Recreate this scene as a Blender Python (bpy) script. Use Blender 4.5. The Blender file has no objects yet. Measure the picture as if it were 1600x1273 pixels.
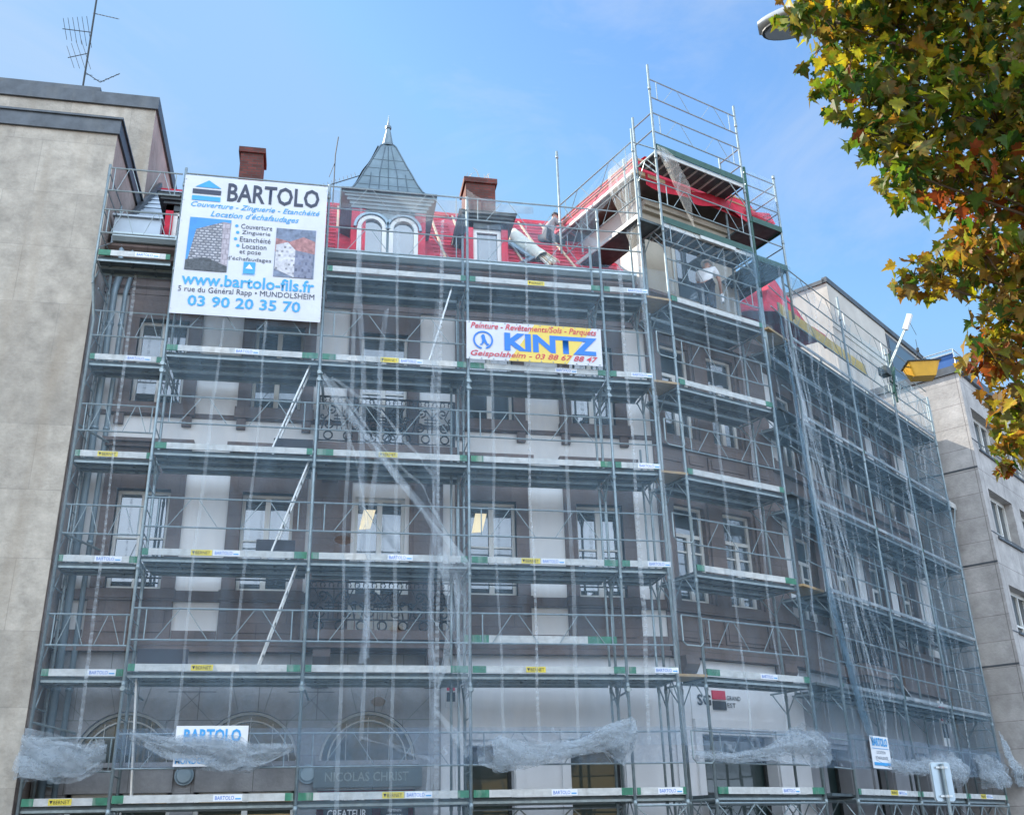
import bpy, math, random
from mathutils import Vector, Matrix, noise
R=math.radians; rnd=random.Random(7)
sc=bpy.context.scene; COL=sc.collection
# ------------------------------------------------------------------ camera
def cam_setup():
    yaw,pit,rol=R(11.23008),R(23.01754),R(-1.43834)
    f=Vector((math.sin(yaw)*math.cos(pit),math.cos(yaw)*math.cos(pit),math.sin(pit)))
    r=Vector((math.cos(yaw),-math.sin(yaw),0)); u=r.cross(f)
    c,s=math.cos(rol),math.sin(rol); r,u=c*r+s*u,-s*r+c*u
    cd=bpy.data.cameras.new('camera'); cd.sensor_width=36; cd.lens=36*1597.157/1600; cd.clip_start=.1; cd.clip_end=2000
    co=bpy.data.objects.new('camera',cd); COL.objects.link(co)
    m=Matrix((r,u,-f)).transposed().to_4x4(); m.translation=Vector((-2.78042,-18.43401,1.55978)); co.matrix_world=m
    sc.camera=co
cam_setup()
# ------------------------------------------------------------------ light
SUN=Vector((-.66,.46,.585)).normalized()
SKY_STRENGTH=.10; SUN_STRENGTH=3.9; EXPOSURE=1.47; FILL_CLOUD=12.5
def light():
    w=bpy.data.worlds.new('World'); sc.world=w; w.use_nodes=True; nt=w.node_tree; N=nt.nodes; Lk=nt.links
    bg=N['Background']; sky=N.new('ShaderNodeTexSky'); sky.sky_type='NISHITA'; sky.sun_disc=False
    sky.sun_elevation=math.asin(SUN.z); sky.sun_rotation=math.atan2(SUN.x,SUN.y)
    sky.air_density=1.25; sky.dust_density=.3; sky.ozone_density=2.6
    tc=N.new('ShaderNodeTexCoord'); mp=N.new('ShaderNodeMapping'); mp.inputs['Scale'].default_value=(1.6,1.6,3.2); mp.inputs['Rotation'].default_value=(.3,.5,.2)
    n1=N.new('ShaderNodeTexNoise'); n1.inputs['Scale'].default_value=2.1; n1.inputs['Detail'].default_value=7; n1.inputs['Roughness'].default_value=.62; n1.inputs['Distortion'].default_value=.7
    cr=N.new('ShaderNodeMapRange'); cr.inputs[1].default_value=.46; cr.inputs[2].default_value=.82; cr.inputs[3].default_value=0; cr.inputs[4].default_value=.5
    mx=N.new('ShaderNodeMix'); mx.data_type='RGBA'; mx.inputs['B'].default_value=(2.5,2.85,3.4,1)
    Lk.new(tc.outputs['Generated'],mp.inputs[0]); Lk.new(mp.outputs[0],n1.inputs['Vector']); Lk.new(n1.outputs[0],cr.inputs[0])
    hs=N.new('ShaderNodeHueSaturation'); hs.inputs['Saturation'].default_value=1.14; hs.inputs['Value'].default_value=1.05; vm=N.new('ShaderNodeVectorMath'); vm.operation='MINIMUM'; vm.inputs[1].default_value=(1.55,2.35,3.5); Lk.new(sky.outputs[0],vm.inputs[0]); Lk.new(vm.outputs[0],hs.inputs['Color'])
    # added bright cloud bank, unseen behind the viewer, to lift the shaded facade
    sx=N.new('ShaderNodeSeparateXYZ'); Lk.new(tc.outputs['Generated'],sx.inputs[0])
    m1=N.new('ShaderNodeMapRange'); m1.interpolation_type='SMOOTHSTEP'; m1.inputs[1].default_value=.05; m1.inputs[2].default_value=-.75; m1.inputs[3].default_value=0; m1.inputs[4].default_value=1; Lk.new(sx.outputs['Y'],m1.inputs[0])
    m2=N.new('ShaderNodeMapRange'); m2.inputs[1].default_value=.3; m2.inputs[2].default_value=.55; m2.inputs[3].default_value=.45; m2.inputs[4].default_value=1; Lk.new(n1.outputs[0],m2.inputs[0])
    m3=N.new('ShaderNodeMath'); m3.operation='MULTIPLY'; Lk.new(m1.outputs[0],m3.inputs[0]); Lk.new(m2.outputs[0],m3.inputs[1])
    mb=N.new('ShaderNodeMix'); mb.data_type='RGBA'; mb.inputs['B'].default_value=(FILL_CLOUD*.80,FILL_CLOUD*.95,FILL_CLOUD*1.15,1)
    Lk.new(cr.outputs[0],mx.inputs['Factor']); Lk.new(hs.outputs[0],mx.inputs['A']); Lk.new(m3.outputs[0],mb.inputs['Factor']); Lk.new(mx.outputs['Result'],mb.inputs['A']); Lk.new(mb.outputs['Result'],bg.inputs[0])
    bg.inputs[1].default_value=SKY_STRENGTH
    l=bpy.data.lights.new('sun','SUN'); l.energy=SUN_STRENGTH; l.angle=R(.5); l.color=(1,.93,.82)
    o=bpy.data.objects.new('sun',l); COL.objects.link(o); o.rotation_euler=SUN.to_track_quat('Z','Y').to_euler(); o.location=(-30,15,30)
    v=sc.view_settings; v.view_transform='Standard'; v.look='None'; v.exposure=EXPOSURE; v.gamma=1
light()
cy=sc.cycles; cy.transparent_max_bounces=24; cy.max_bounces=7; cy.diffuse_bounces=3; cy.glossy_bounces=3; cy.transmission_bounces=4
cy.use_denoising=True; cy.caustics_reflective=False; cy.caustics_refractive=False
# ------------------------------------------------------------------ materials
def base_mat(name):
    m=bpy.data.materials.new(name); m.use_nodes=True; nt=m.node_tree
    return m,nt,nt.nodes['Principled BSDF'],nt.nodes['Material Output']
def pm(name,c,rough=.7,metal=0,var=.15,scale=3.,bump=0,spec=.5,stain=None,stain_amt=.5,stretch=(1,1,1),bscale=30):
    m,nt,b,out=base_mat(name); N=nt.nodes; K=nt.links
    tc=N.new('ShaderNodeTexCoord'); mp=N.new('ShaderNodeMapping'); mp.inputs['Scale'].default_value=stretch
    n=N.new('ShaderNodeTexNoise'); n.inputs['Scale'].default_value=scale; n.inputs['Detail'].default_value=6; n.inputs['Roughness'].default_value=.6
    K.new(tc.outputs['Object'],mp.inputs[0]); K.new(mp.outputs[0],n.inputs['Vector'])
    mr=N.new('ShaderNodeMapRange'); mr.inputs[1].default_value=.3; mr.inputs[2].default_value=.7
    mx=N.new('ShaderNodeMix'); mx.data_type='RGBA'
    mx.inputs['A'].default_value=tuple(max(0,x*(1-var)) for x in c)+(1,); mx.inputs['B'].default_value=tuple(min(1,x*(1+var)) for x in c)+(1,)
    K.new(n.outputs[0],mr.inputs[0]); K.new(mr.outputs[0],mx.inputs['Factor'])
    last=mx.outputs['Result']
    if stain:
        n2=N.new('ShaderNodeTexNoise'); n2.inputs['Scale'].default_value=scale*.35; n2.inputs['Detail'].default_value=8
        mp2=N.new('ShaderNodeMapping'); mp2.inputs['Scale'].default_value=(3*stretch[0],3*stretch[1],.7*stretch[2]); K.new(tc.outputs['Object'],mp2.inputs[0]); K.new(mp2.outputs[0],n2.inputs['Vector'])
        r2=N.new('ShaderNodeMapRange'); r2.inputs[1].default_value=.52; r2.inputs[2].default_value=.75; r2.inputs[4].default_value=stain_amt; K.new(n2.outputs[0],r2.inputs[0])
        m2=N.new('ShaderNodeMix'); m2.data_type='RGBA'; m2.inputs['B'].default_value=stain+(1,); K.new(r2.outputs[0],m2.inputs['Factor']); K.new(last,m2.inputs['A']); last=m2.outputs['Result']
    K.new(last,b.inputs['Base Color']); b.inputs['Roughness'].default_value=rough; b.inputs['Metallic'].default_value=metal; b.inputs['Specular IOR Level'].default_value=spec
    if bump:
        n3=N.new('ShaderNodeTexNoise'); n3.inputs['Scale'].default_value=bscale; n3.inputs['Detail'].default_value=4; K.new(mp.outputs[0],n3.inputs['Vector'])
        bp=N.new('ShaderNodeBump'); bp.inputs['Strength'].default_value=bump; bp.inputs['Distance'].default_value=.03; K.new(n3.outputs[0],bp.inputs['Height']); K.new(bp.outputs[0],b.inputs['Normal'])
    return m
def blocks(name,c,mortar,bw,bh,ms,axes='xz',var=.12,rough=.8,offset=.5,dirt=None,dirt_amt=.5,scale=1.5,bump=.3):
    """masonry / cladding panels: joints from a brick texture in the plane of the wall"""
    m,nt,b,out=base_mat(name); N=nt.nodes; K=nt.links
    tc=N.new('ShaderNodeTexCoord'); sp=N.new('ShaderNodeSeparateXYZ'); cb=N.new('ShaderNodeCombineXYZ')
    K.new(tc.outputs['Object'],sp.inputs[0]); K.new(sp.outputs[axes[0].upper()],cb.inputs[0]); K.new(sp.outputs[axes[1].upper()],cb.inputs[1])
    br=N.new('ShaderNodeTexBrick'); br.offset=offset; br.inputs['Scale'].default_value=1; br.inputs['Brick Width'].default_value=bw; br.inputs['Row Height'].default_value=bh
    br.inputs['Mortar Size'].default_value=ms; br.inputs['Mortar Smooth'].default_value=.2; br.inputs['Bias'].default_value=0
    br.inputs['Color1'].default_value=tuple(x*(1-var) for x in c)+(1,); br.inputs['Color2'].default_value=tuple(min(1,x*(1+var)) for x in c)+(1,); br.inputs['Mortar'].default_value=mortar+(1,)
    K.new(cb.outputs[0],br.inputs['Vector'])
    n=N.new('ShaderNodeTexNoise'); n.inputs['Scale'].default_value=scale; n.inputs['Detail'].default_value=9; n.inputs['Roughness'].default_value=.68; K.new(tc.outputs['Object'],n.inputs['Vector'])
    mr=N.new('ShaderNodeMapRange'); mr.inputs[1].default_value=.3; mr.inputs[2].default_value=.7; mr.inputs[3].default_value=.66; mr.inputs[4].default_value=1.26; K.new(n.outputs[0],mr.inputs[0])
    mu=N.new('ShaderNodeVectorMath'); mu.operation='SCALE'; K.new(br.outputs['Color'],mu.inputs[0]); K.new(mr.outputs[0],mu.inputs['Scale'])
    last=mu.outputs[0]
    if dirt:
        mp2=N.new('ShaderNodeMapping'); mp2.inputs['Scale'].default_value=(1.1,1.1,.16); K.new(tc.outputs['Object'],mp2.inputs[0])
        n2=N.new('ShaderNodeTexNoise'); n2.inputs['Scale'].default_value=1.3; n2.inputs['Detail'].default_value=8; K.new(mp2.outputs[0],n2.inputs['Vector'])
        r2=N.new('ShaderNodeMapRange'); r2.inputs[1].default_value=.5; r2.inputs[2].default_value=.72; r2.inputs[4].default_value=dirt_amt; K.new(n2.outputs[0],r2.inputs[0])
        m2=N.new('ShaderNodeMix'); m2.data_type='RGBA'; m2.inputs['B'].default_value=dirt+(1,); K.new(r2.outputs[0],m2.inputs['Factor']); K.new(last,m2.inputs['A']); last=m2.outputs['Result']
    K.new(last,b.inputs['Base Color']); b.inputs['Roughness'].default_value=rough
    n3=N.new('ShaderNodeTexNoise'); n3.inputs['Scale'].default_value=14; n3.inputs['Detail'].default_value=6; K.new(tc.outputs['Object'],n3.inputs['Vector'])
    bp=N.new('ShaderNodeBump'); bp.inputs['Strength'].default_value=bump; bp.inputs['Distance'].default_value=.03; K.new(n3.outputs[0],bp.inputs['Height']); K.new(bp.outputs[0],b.inputs['Normal'])
    return m
def glass_mat(name,base,refl,rough=.02,bump=0):
    m,nt,b,out=base_mat(name); N=nt.nodes; K=nt.links
    g=N.new('ShaderNodeBsdfGlossy'); g.inputs['Roughness'].default_value=rough; g.inputs['Color'].default_value=(.92,.96,1,1)
    b.inputs['Base Color'].default_value=base+(1,); b.inputs['Roughness'].default_value=.3
    mx=N.new('ShaderNodeMixShader'); mx.inputs[0].default_value=refl
    n=N.new('ShaderNodeTexNoise'); n.inputs['Scale'].default_value=1.4; tc=N.new('ShaderNodeTexCoord'); K.new(tc.outputs['Object'],n.inputs['Vector'])
    bp=N.new('ShaderNodeBump'); bp.inputs['Strength'].default_value=.06+bump; bp.inputs['Distance'].default_value=.05; K.new(n.outputs[0],bp.inputs['Height']); K.new(bp.outputs[0],g.inputs['Normal'])
    K.new(b.outputs[0],mx.inputs[1]); K.new(g.outputs[0],mx.inputs[2]); K.new(mx.outputs[0],out.inputs[0])
    return m
def net_mat(name,cov,var,c=(.72,.77,.8),sx=(.5,.5,.12),bars=0,holes=()):
    m,nt,b,out=base_mat(name); N=nt.nodes; K=nt.links; N.remove(b)
    tr=N.new('ShaderNodeBsdfTransparent'); di=N.new('ShaderNodeBsdfDiffuse'); tl=N.new('ShaderNodeBsdfTranslucent')
    for x in (di,tl): x.inputs[0].default_value=c+(1,)
    a=N.new('ShaderNodeMixShader'); a.inputs[0].default_value=.35; K.new(di.outputs[0],a.inputs[1]); K.new(tl.outputs[0],a.inputs[2])
    tc=N.new('ShaderNodeTexCoord'); mp=N.new('ShaderNodeMapping'); mp.inputs['Scale'].default_value=sx; K.new(tc.outputs['Object'],mp.inputs[0])
    n=N.new('ShaderNodeTexNoise'); n.inputs['Scale'].default_value=4; n.inputs['Detail'].default_value=5; n.inputs['Distortion'].default_value=1.2; K.new(mp.outputs[0],n.inputs['Vector'])
    mr=N.new('ShaderNodeMapRange'); mr.inputs[1].default_value=.35; mr.inputs[2].default_value=.7; mr.inputs[3].default_value=max(0,cov-var); mr.inputs[4].default_value=cov+var; K.new(n.outputs[0],mr.inputs[0])
    last=mr.outputs[0]
    if bars:
        w=N.new('ShaderNodeTexWave'); w.bands_direction='Z'; w.inputs['Scale'].default_value=bars; w.inputs['Distortion'].default_value=1.; K.new(tc.outputs['Object'],w.inputs['Vector'])
        r2=N.new('ShaderNodeMapRange'); r2.inputs[3].default_value=.6; r2.inputs[4].default_value=1.25; K.new(w.outputs[0],r2.inputs[0])
        mm=N.new('ShaderNodeMath'); mm.operation='MULTIPLY'; K.new(last,mm.inputs[0]); K.new(r2.outputs[0],mm.inputs[1]); last=mm.outputs[0]
    if holes:
        sp=N.new('ShaderNodeSeparateXYZ'); K.new(tc.outputs['Object'],sp.inputs[0])
        def M_(op,a_,b_=None):
            q=N.new('ShaderNodeMath'); q.operation=op
            for i,x in enumerate((a_,b_)):
                if x is None: continue
                if isinstance(x,(int,float)): q.inputs[i].default_value=x
                else: K.new(x,q.inputs[i])
            return q.outputs[0]
        for (hx,hz,ra,rb) in holes:
            dx=M_('DIVIDE',M_('SUBTRACT',sp.outputs['X'],hx),ra); dz=M_('DIVIDE',M_('SUBTRACT',sp.outputs['Z'],hz),rb)
            d=M_('SQRT',M_('ADD',M_('MULTIPLY',dx,dx),M_('MULTIPLY',dz,dz)))
            last=M_('MULTIPLY',last,M_('GREATER_THAN',d,1.))
            last=M_('ADD',last,M_('MULTIPLY',M_('GREATER_THAN',d,1.),M_('MULTIPLY',M_('LESS_THAN',d,1.10),.2)))
    mx=N.new('ShaderNodeMixShader'); K.new(last,mx.inputs[0]); K.new(tr.outputs[0],mx.inputs[1]); K.new(a.outputs[0],mx.inputs[2]); K.new(mx.outputs[0],out.inputs[0])
    return m
M={}
def emit_mat(name,c,e):
    m,nt,b,out=base_mat(name); b.inputs['Base Color'].default_value=c+(1,); b.inputs['Emission Color'].default_value=c+(1,); b.inputs['Emission Strength'].default_value=e*.24; return m
def mk():
    M['steel']=pm('galvanised_steel',(.27,.325,.335),.45,.45,.2,9,bump=.05,stain=(.17,.22,.22),stain_amt=.4)
    M['steel_pale']=pm('pale_galvanised_steel',(.5,.55,.56),.4,.5,.15,9)
    M['deck']=pm('scaffold_deck_steel',(.075,.10,.108),.6,.3,.3,6,stain=(.13,.125,.11),stain_amt=.5)
    M['toe']=pm('white_toe_board',(.50,.51,.49),.55,.1,.14,7,stain=(.24,.23,.2),stain_amt=.55,stretch=(1,1,2))
    M['edgegrey']=pm('grey_deck_edge',(.34,.37,.38),.5,.3,.15,7,stain=(.2,.2,.19))
    M['green']=pm('green_board_end',(.03,.17,.10),.5,0,.3,9,stain=(.35,.38,.34),stain_amt=.7)
    M['greendark']=pm('dark_green_paint',(.02,.075,.055),.5,0,.25,9)
    M['yellow']=pm('yellow_sticker',(.68,.55,.06),.5,0,.12,9)
    M['whitesticker']=pm('white_sticker',(.75,.77,.8),.5,0,.05,9)
    M['ink']=pm('black_ink',(.012,.014,.02),.5,0,.1,9)
    M['blueink']=pm('blue_ink',(.012,.14,.56),.5,0,.1,5)
    M['ltblue']=pm('light_blue_ink',(.04,.32,.66),.5,0,.1,5)
    M['redink']=pm('red_ink',(.55,.04,.07),.5,0,.1,5)
    M['alu']=pm('ladder_aluminium',(.62,.64,.63),.4,.5,.15,9)
    M['wood']=pm('plank_wood',(.36,.25,.13),.75,0,.25,5,stretch=(1,6,6),bump=.1)
    M['darkwood']=pm('dark_soffit_wood',(.15,.125,.105),.85,0,.25,4)
    M['ochre']=pm('ochre_boarding',(.46,.33,.08),.7,0,.25,4)
    M['batten']=pm('batten_wood',(.62,.47,.30),.7,0,.2,5)
    M['render']=pm('white_render',(.78,.78,.77),.85,0,.04,1.3,bump=.08,stain=(.52,.51,.49),stain_amt=.35)
    M['stone']=blocks('brown_sandstone',(.160,.120,.107),(.09,.07,.063),1.1,.42,.006,'xz',.1,.85,dirt=(.075,.058,.055),dirt_amt=.55)
    M['stonec']=blocks('brown_sandstone_corner',(.165,.124,.108),(.09,.07,.06),1.0,.42,.006,'xz',.12,.85,dirt=(.08,.062,.057),dirt_amt=.5)
    M['ashlar']=blocks('grey_ashlar',(.29,.29,.293),(.10,.10,.10),1.06,.62,.006,'xz',.06,.8,dirt=(.18,.18,.18),dirt_amt=.5)
    M['buff']=pm('buff_stone',(.40,.36,.29),.85,0,.14,1.5,bump=.1,stain=(.24,.22,.19),stain_amt=.4)
    M['buffpale']=pm('pale_buff_render',(.47,.44,.39),.85,0,.12,1.2,bump=.1,stain=(.36,.32,.27),stain_amt=.5)
    M['cream']=pm('cream_plaster',(.70,.66,.60),.95,0,.06,2,bump=.06)
    M['frame']=pm('white_window_paint',(.70,.70,.66),.5,0,.06,4)
    M['beige_frame']=pm('beige_window_paint',(.48,.45,.38),.55,0,.08,4)
    M['pane']=glass_mat('window_glass',(.012,.022,.026),.165)
    M['shopglass']=glass_mat('shop_glass',(.006,.018,.014),.20)
    M['darkglass']=glass_mat('dim_green_glass',(.012,.03,.028),.05)
    M['iron']=pm('wrought_iron',(.018,.02,.024),.5,.4,.2,9)
    M['zinc']=pm('zinc_sheet',(.27,.36,.42),.42,.35,.16,2.2,stain=(.16,.24,.24),stain_amt=.4)
    M['zincspire']=pm('weathered_zinc',(.165,.225,.255),.5,.3,.2,2.2,stain=(.10,.15,.15),stain_amt=.5)
    M['zincpale']=pm('pale_zinc_sheet',(.40,.47,.53),.5,.2,.1,2.2)
    M['slate']=pm('dark_sheet',(.05,.06,.065),.6,.1,.25,3,stain=(.10,.12,.09),stain_amt=.5)
    M['gutter']=pm('zinc_gutter',(.42,.50,.52),.4,.45,.12,4)
    M['redmem']=pm('red_roof_membrane',(.54,.035,.062),.78,0,.38,2.2,spec=.2,bump=.45,bscale=5,stain=(.50,.14,.16),stain_amt=.55)
    M['brick']=blocks('chimney_brick',(.125,.032,.025),(.07,.045,.04),.22,.075,.012,'xz',.35,.9,dirt=(.06,.03,.025),dirt_amt=.6)
    M['brickside']=blocks('chimney_brick_sunlit_side',(.19,.055,.033),(.11,.065,.05),.22,.075,.012,'yz',.35,.9,dirt=(.1,.05,.035),dirt_amt=.5)  # side faces painted lighter and warmer than the front, standing for sun
    M['concrete']=blocks('grey_beige_stone_cladding',(.385,.345,.287),(.32,.29,.245),1.45,1.28,.008,'xz',.13,.85,offset=.4,dirt=(.29,.24,.18),dirt_amt=.85,scale=2.2,bump=.5)
    M['concside']=blocks('pinkish_side_cladding',(.42,.34,.30),(.3,.25,.22),1.45,1.28,.010,'yz',.08,.85,offset=.4,dirt=(.27,.22,.19),dirt_amt=.5,scale=.9)
    M['coping']=pm('dark_metal_coping',(.075,.085,.095),.5,.3,.3,3,stain=(.14,.14,.13),stain_amt=.5)
    M['panels']=blocks('concrete_panels_street',(.40,.38,.36),(.22,.2,.19),1.5,2.85,.012,'xz',.05,.85,offset=0,dirt=(.3,.28,.26),dirt_amt=.4)
    M['panels_end']=blocks('concrete_panels_end',(.40,.375,.35),(.23,.21,.2),1.0,.71,.010,'yz',.06,.85,offset=0,dirt=(.31,.29,.26),dirt_amt=.5)
    M['rough']=pm('rough_plaster',(.50,.46,.40),.9,0,.15,1.6,bump=.5,stain=(.30,.235,.18),stain_amt=.8,stretch=(1,1,.9))
    M['dark']=pm('dark_interior',(.014,.015,.016),.8,0,.2,3)
    M['banner']=pm('white_banner_pvc',(.58,.60,.64),.42,0,.05,2,bump=.6,bscale=3.2,stain=(.48,.49,.5),stain_amt=.3)
    M['bannery']=pm('yellow_banner_print',(.70,.53,.10),.45,0,.05,3)
    M['kblue']=pm('banner_blue_print',(.01,.17,.62),.45,0,.05,3)
    M['navy']=pm('navy_text_print',(.02,.03,.06),.45,0,.05,3)
    M['skyprint']=pm('printed_sky',(.05,.26,.60),.5,0,.15,3)
    M['towerprint']=blocks('printed_tower_block',(.42,.42,.44),(.16,.17,.2),.10,.06,.018,'xz',.3,.6,bump=0,scale=8)
    M['towershade']=blocks('printed_tower_flank',(.42,.38,.42),(.3,.27,.3),.09,.12,.012,'xz',.15,.6,bump=0,scale=8)
    M['treesprint']=pm('printed_trees',(.07,.08,.09),.6,0,.6,14)
    M['hillprint']=pm('printed_hills',(.16,.20,.28),.6,0,.4,8)
    M['roofprint']=pm('printed_roofs',(.34,.17,.17),.6,0,.4,12)
    M['houseprint']=blocks('printed_house',(.42,.42,.46),(.55,.55,.58),.10,.10,.03,'xz',.5,.6,bump=0,scale=9)
    M['houseshade']=blocks('printed_house_shade',(.12,.14,.22),(.2,.22,.3),.13,.16,.05,'xz',.3,.6,bump=0,scale=9)
    M['skin']=pm('skin',(.42,.22,.15),.55,0,.08,9)
    M['shirt']=pm('white_tshirt',(.74,.74,.75),.85,0,.04,6,bump=.15,bscale=12)
    M['greyshirt']=pm('grey_tshirt',(.27,.26,.26),.85,0,.06,6,bump=.15,bscale=12)
    M['trousers']=pm('dark_trousers',(.035,.04,.05),.85,0,.2,6,bump=.15,bscale=12)
    M['boots']=pm('worn_boots',(.13,.10,.08),.7,0,.2,8)
    M['hair']=pm('dark_hair',(.03,.022,.016),.7,0,.3,20)
    M['helmet']=pm('white_helmet',(.74,.74,.72),.35,0,.04,5)
    M['bucket']=pm('yellow_plastic',(.62,.33,.025),.45,0,.14,3,stain=(.42,.22,.03),stain_amt=.6)
    M['bluebox']=pm('blue_sheet',(.02,.09,.27),.5,.1,.12,3)
    M['alupanel']=pm('sign_back_aluminium',(.42,.5,.55),.38,.6,.1,3)
    M['lampbody']=pm('lamp_housing',(.45,.46,.45),.45,.2,.1,4)
    M['lampglass']=glass_mat('lamp_bowl',(.20,.23,.25),.15,.15)
    M['bark']=pm('bark',(.09,.065,.045),.9,0,.35,8,bump=.6,stretch=(1,1,.3))
    M['asphalt']=pm('asphalt',(.11,.11,.112),.9,0,.2,2,bump=.2)
    M['paving']=blocks('pavement_slabs',(.30,.29,.28),(.16,.155,.15),.6,.4,.01,'xy',.1,.85)
    M['kerb']=pm('granite_kerb',(.32,.31,.30),.8,0,.12,6)
    M['opp']=pm('ochre_house_render',(.55,.42,.22),.85,0,.06,1)
    M['opproof']=pm('brown_tiles',(.2,.09,.06),.85,0,.2,4)
    M['signred']=pm('sign_red',(.52,.02,.06),.4,0,.05,3)
    M['signwhite']=pm('sign_white',(.74,.75,.76),.4,0,.05,3)
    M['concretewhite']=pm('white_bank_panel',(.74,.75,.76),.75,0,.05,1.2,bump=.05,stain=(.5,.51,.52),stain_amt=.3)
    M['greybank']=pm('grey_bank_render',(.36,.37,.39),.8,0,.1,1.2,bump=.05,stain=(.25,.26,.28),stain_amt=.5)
    M['lit']=emit_mat('lit_lamp_panel',(1,.86,.55),1.0)
    M['insul']=pm('pale_insulation',(.66,.66,.56),.9,0,.2,14,bump=.5)
    M['rubble']=pm('dark_board',(.035,.035,.045),.7,0,.3,6)
    M['cable']=pm('dark_cable',(.03,.035,.035),.6,0,.1,6)
    holes=[(-1.62,3.85,.13,.085),(-2.33,6.72,.17,.09),(-1.33,5.1,.14,.07)]
    M['net']=net_mat('scaffold_net_mesh',.155,.06,c=(.34,.50,.63),holes=holes)
    M['netthin']=net_mat('thin_net_mesh',.125,.04,c=(.40,.55,.67))
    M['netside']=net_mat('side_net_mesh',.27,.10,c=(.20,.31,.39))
    M['netwarm']=net_mat('sun_tinted_gauze',.34,.10,c=(.68,.65,.58))  # warm pale tone puts sunlight into the gauze colour
    M['gauzegrey']=net_mat('grey_gauze',.30,.08,c=(.42,.43,.42))
    M['seam']=net_mat('net_overlap',.23,.08,c=(.70,.78,.82),sx=(1,1,.6))
    M['seambar']=net_mat('net_overlap_knots',.30,.08,c=(.72,.79,.83),sx=(1,1,.6),bars=2.2)
    M['netband']=net_mat('double_net_band',.27,.10,c=(.27,.37,.49),sx=(1.5,1.5,1.5))
    M['fold']=net_mat('net_fold',.24,.12,c=(.62,.70,.76),sx=(2,2,.5))
    M['bundle']=net_mat('bunched_net',.40,.14,c=(.50,.56,.60),sx=(1.4,1.4,2.2))
mk()
# ------------------------------------------------------------------ mesh helpers
class MB:
    def __init__(s,T=None): s.v=[];s.f=[];s.mi=[];s.T=T
    def add(s,vs,fs,mi=0):
        o=len(s.v); s.v+= [tuple(v) for v in vs]; s.f+=[tuple(i+o for i in f) for f in fs]; s.mi+=[mi]*len(fs)
    def box(s,x0,x1,y0,y1,z0,z1,mi=0):
        s.add([(x0,y0,z0),(x1,y0,z0),(x1,y1,z0),(x0,y1,z0),(x0,y0,z1),(x1,y0,z1),(x1,y1,z1),(x0,y1,z1)],
              [(0,3,2,1),(4,5,6,7),(0,1,5,4),(1,2,6,5),(2,3,7,6),(3,0,4,7)],mi)
    def quad(s,a,b,c,d,mi=0): s.add([a,b,c,d],[(0,1,2,3)],mi)
    def tube(s,pts,r,n=6,mi=0,r1=None):
        pts=[Vector(p) for p in pts]; rings=[]
        for i,p in enumerate(pts):
            d=(pts[min(i+1,len(pts)-1)]-pts[max(i-1,0)]).normalized()
            a=d.orthogonal().normalized() if abs(d.z)>.99 else Vector((0,0,1)).cross(d).normalized()
            b=d.cross(a); rr=r if r1 is None else r+(r1-r)*i/(len(pts)-1)
            rings.append([p+a*math.cos(2*math.pi*k/n)*rr+b*math.sin(2*math.pi*k/n)*rr for k in range(n)])
        vs=[v for q in rings for v in q]; fs=[]
        for i in range(len(pts)-1):
            for k in range(n):
                k2=(k+1)%n; fs.append((i*n+k,i*n+k2,(i+1)*n+k2,(i+1)*n+k))
        fs.append(tuple(range(n-1,-1,-1))); fs.append(tuple((len(pts)-1)*n+k for k in range(n)))
        s.add(vs,fs,mi)
    def bar(s,p,q,w,h,mi=0):
        p=Vector(p);q=Vector(q); d=(q-p).normalized(); a=Vector((0,0,1)).cross(d)
        a=a.normalized() if a.length>1e-4 else Vector((1,0,0)); b=d.cross(a)
        vs=[e+a*sx*w/2+b*sz*h/2 for e in (p,q) for sx,sz in ((-1,-1),(1,-1),(1,1),(-1,1))]
        s.add(vs,[(0,1,2,3),(7,6,5,4),(0,4,5,1),(1,5,6,2),(2,6,7,3),(3,7,4,0)],mi)
    def grid(s,fn,nu,nv,mi=0,closed=False):
        vs=[fn(i/nu,j/nv) for j in range(nv+1) for i in range(nu+1)]; w=nu+1
        s.add(vs,[(j*w+i,j*w+i+1,(j+1)*w+i+1,(j+1)*w+i) for j in range(nv) for i in range(nu)],mi)
    def prism(s,poly,y0,y1,mi=0):  # polygon in x,z extruded along y
        n=len(poly); vs=[(x,y0,z) for x,z in poly]+[(x,y1,z) for x,z in poly]
        fs=[tuple(range(n)),tuple(range(2*n-1,n-1,-1))]+[(i,i+n,(i+1)%n+n,(i+1)%n) for i in range(n)]
        s.add(vs,fs,mi)
    def extrude_x(s,prof,x0,x1,mi=0,cap=True): # profile in y,z extruded along x
        n=len(prof); vs=[(x0,y,z) for y,z in prof]+[(x1,y,z) for y,z in prof]
        fs=[(i,(i+1)%n,(i+1)%n+n,i+n) for i in range(n)]
        if cap: fs+=[tuple(range(n-1,-1,-1)),tuple(range(n,2*n))]
        s.add(vs,fs,mi)
    def build(s,name,mats,parent=None,smooth=False):
        me=bpy.data.meshes.new(name); vs=s.v if s.T is None else [tuple(s.T@Vector(v)) for v in s.v]
        me.from_pydata(vs,[],s.f); mats=mats if isinstance(mats,(list,tuple)) else [mats]
        for m in mats: me.materials.append(M[m] if isinstance(m,str) else m)
        if len(mats)>1: me.polygons.foreach_set('material_index',s.mi)
        if smooth: me.polygons.foreach_set('use_smooth',[True]*len(me.polygons))
        me.update()
        o=bpy.data.objects.new(name,me); COL.objects.link(o)
        if parent is not None: o.parent=parent
        return o
def tag(o,label=None,cat=None,group=None,kind=None):
    for k,v in (('label',label),('category',cat),('group',group),('kind',kind)):
        if v: o[k]=v
    return o
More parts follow.
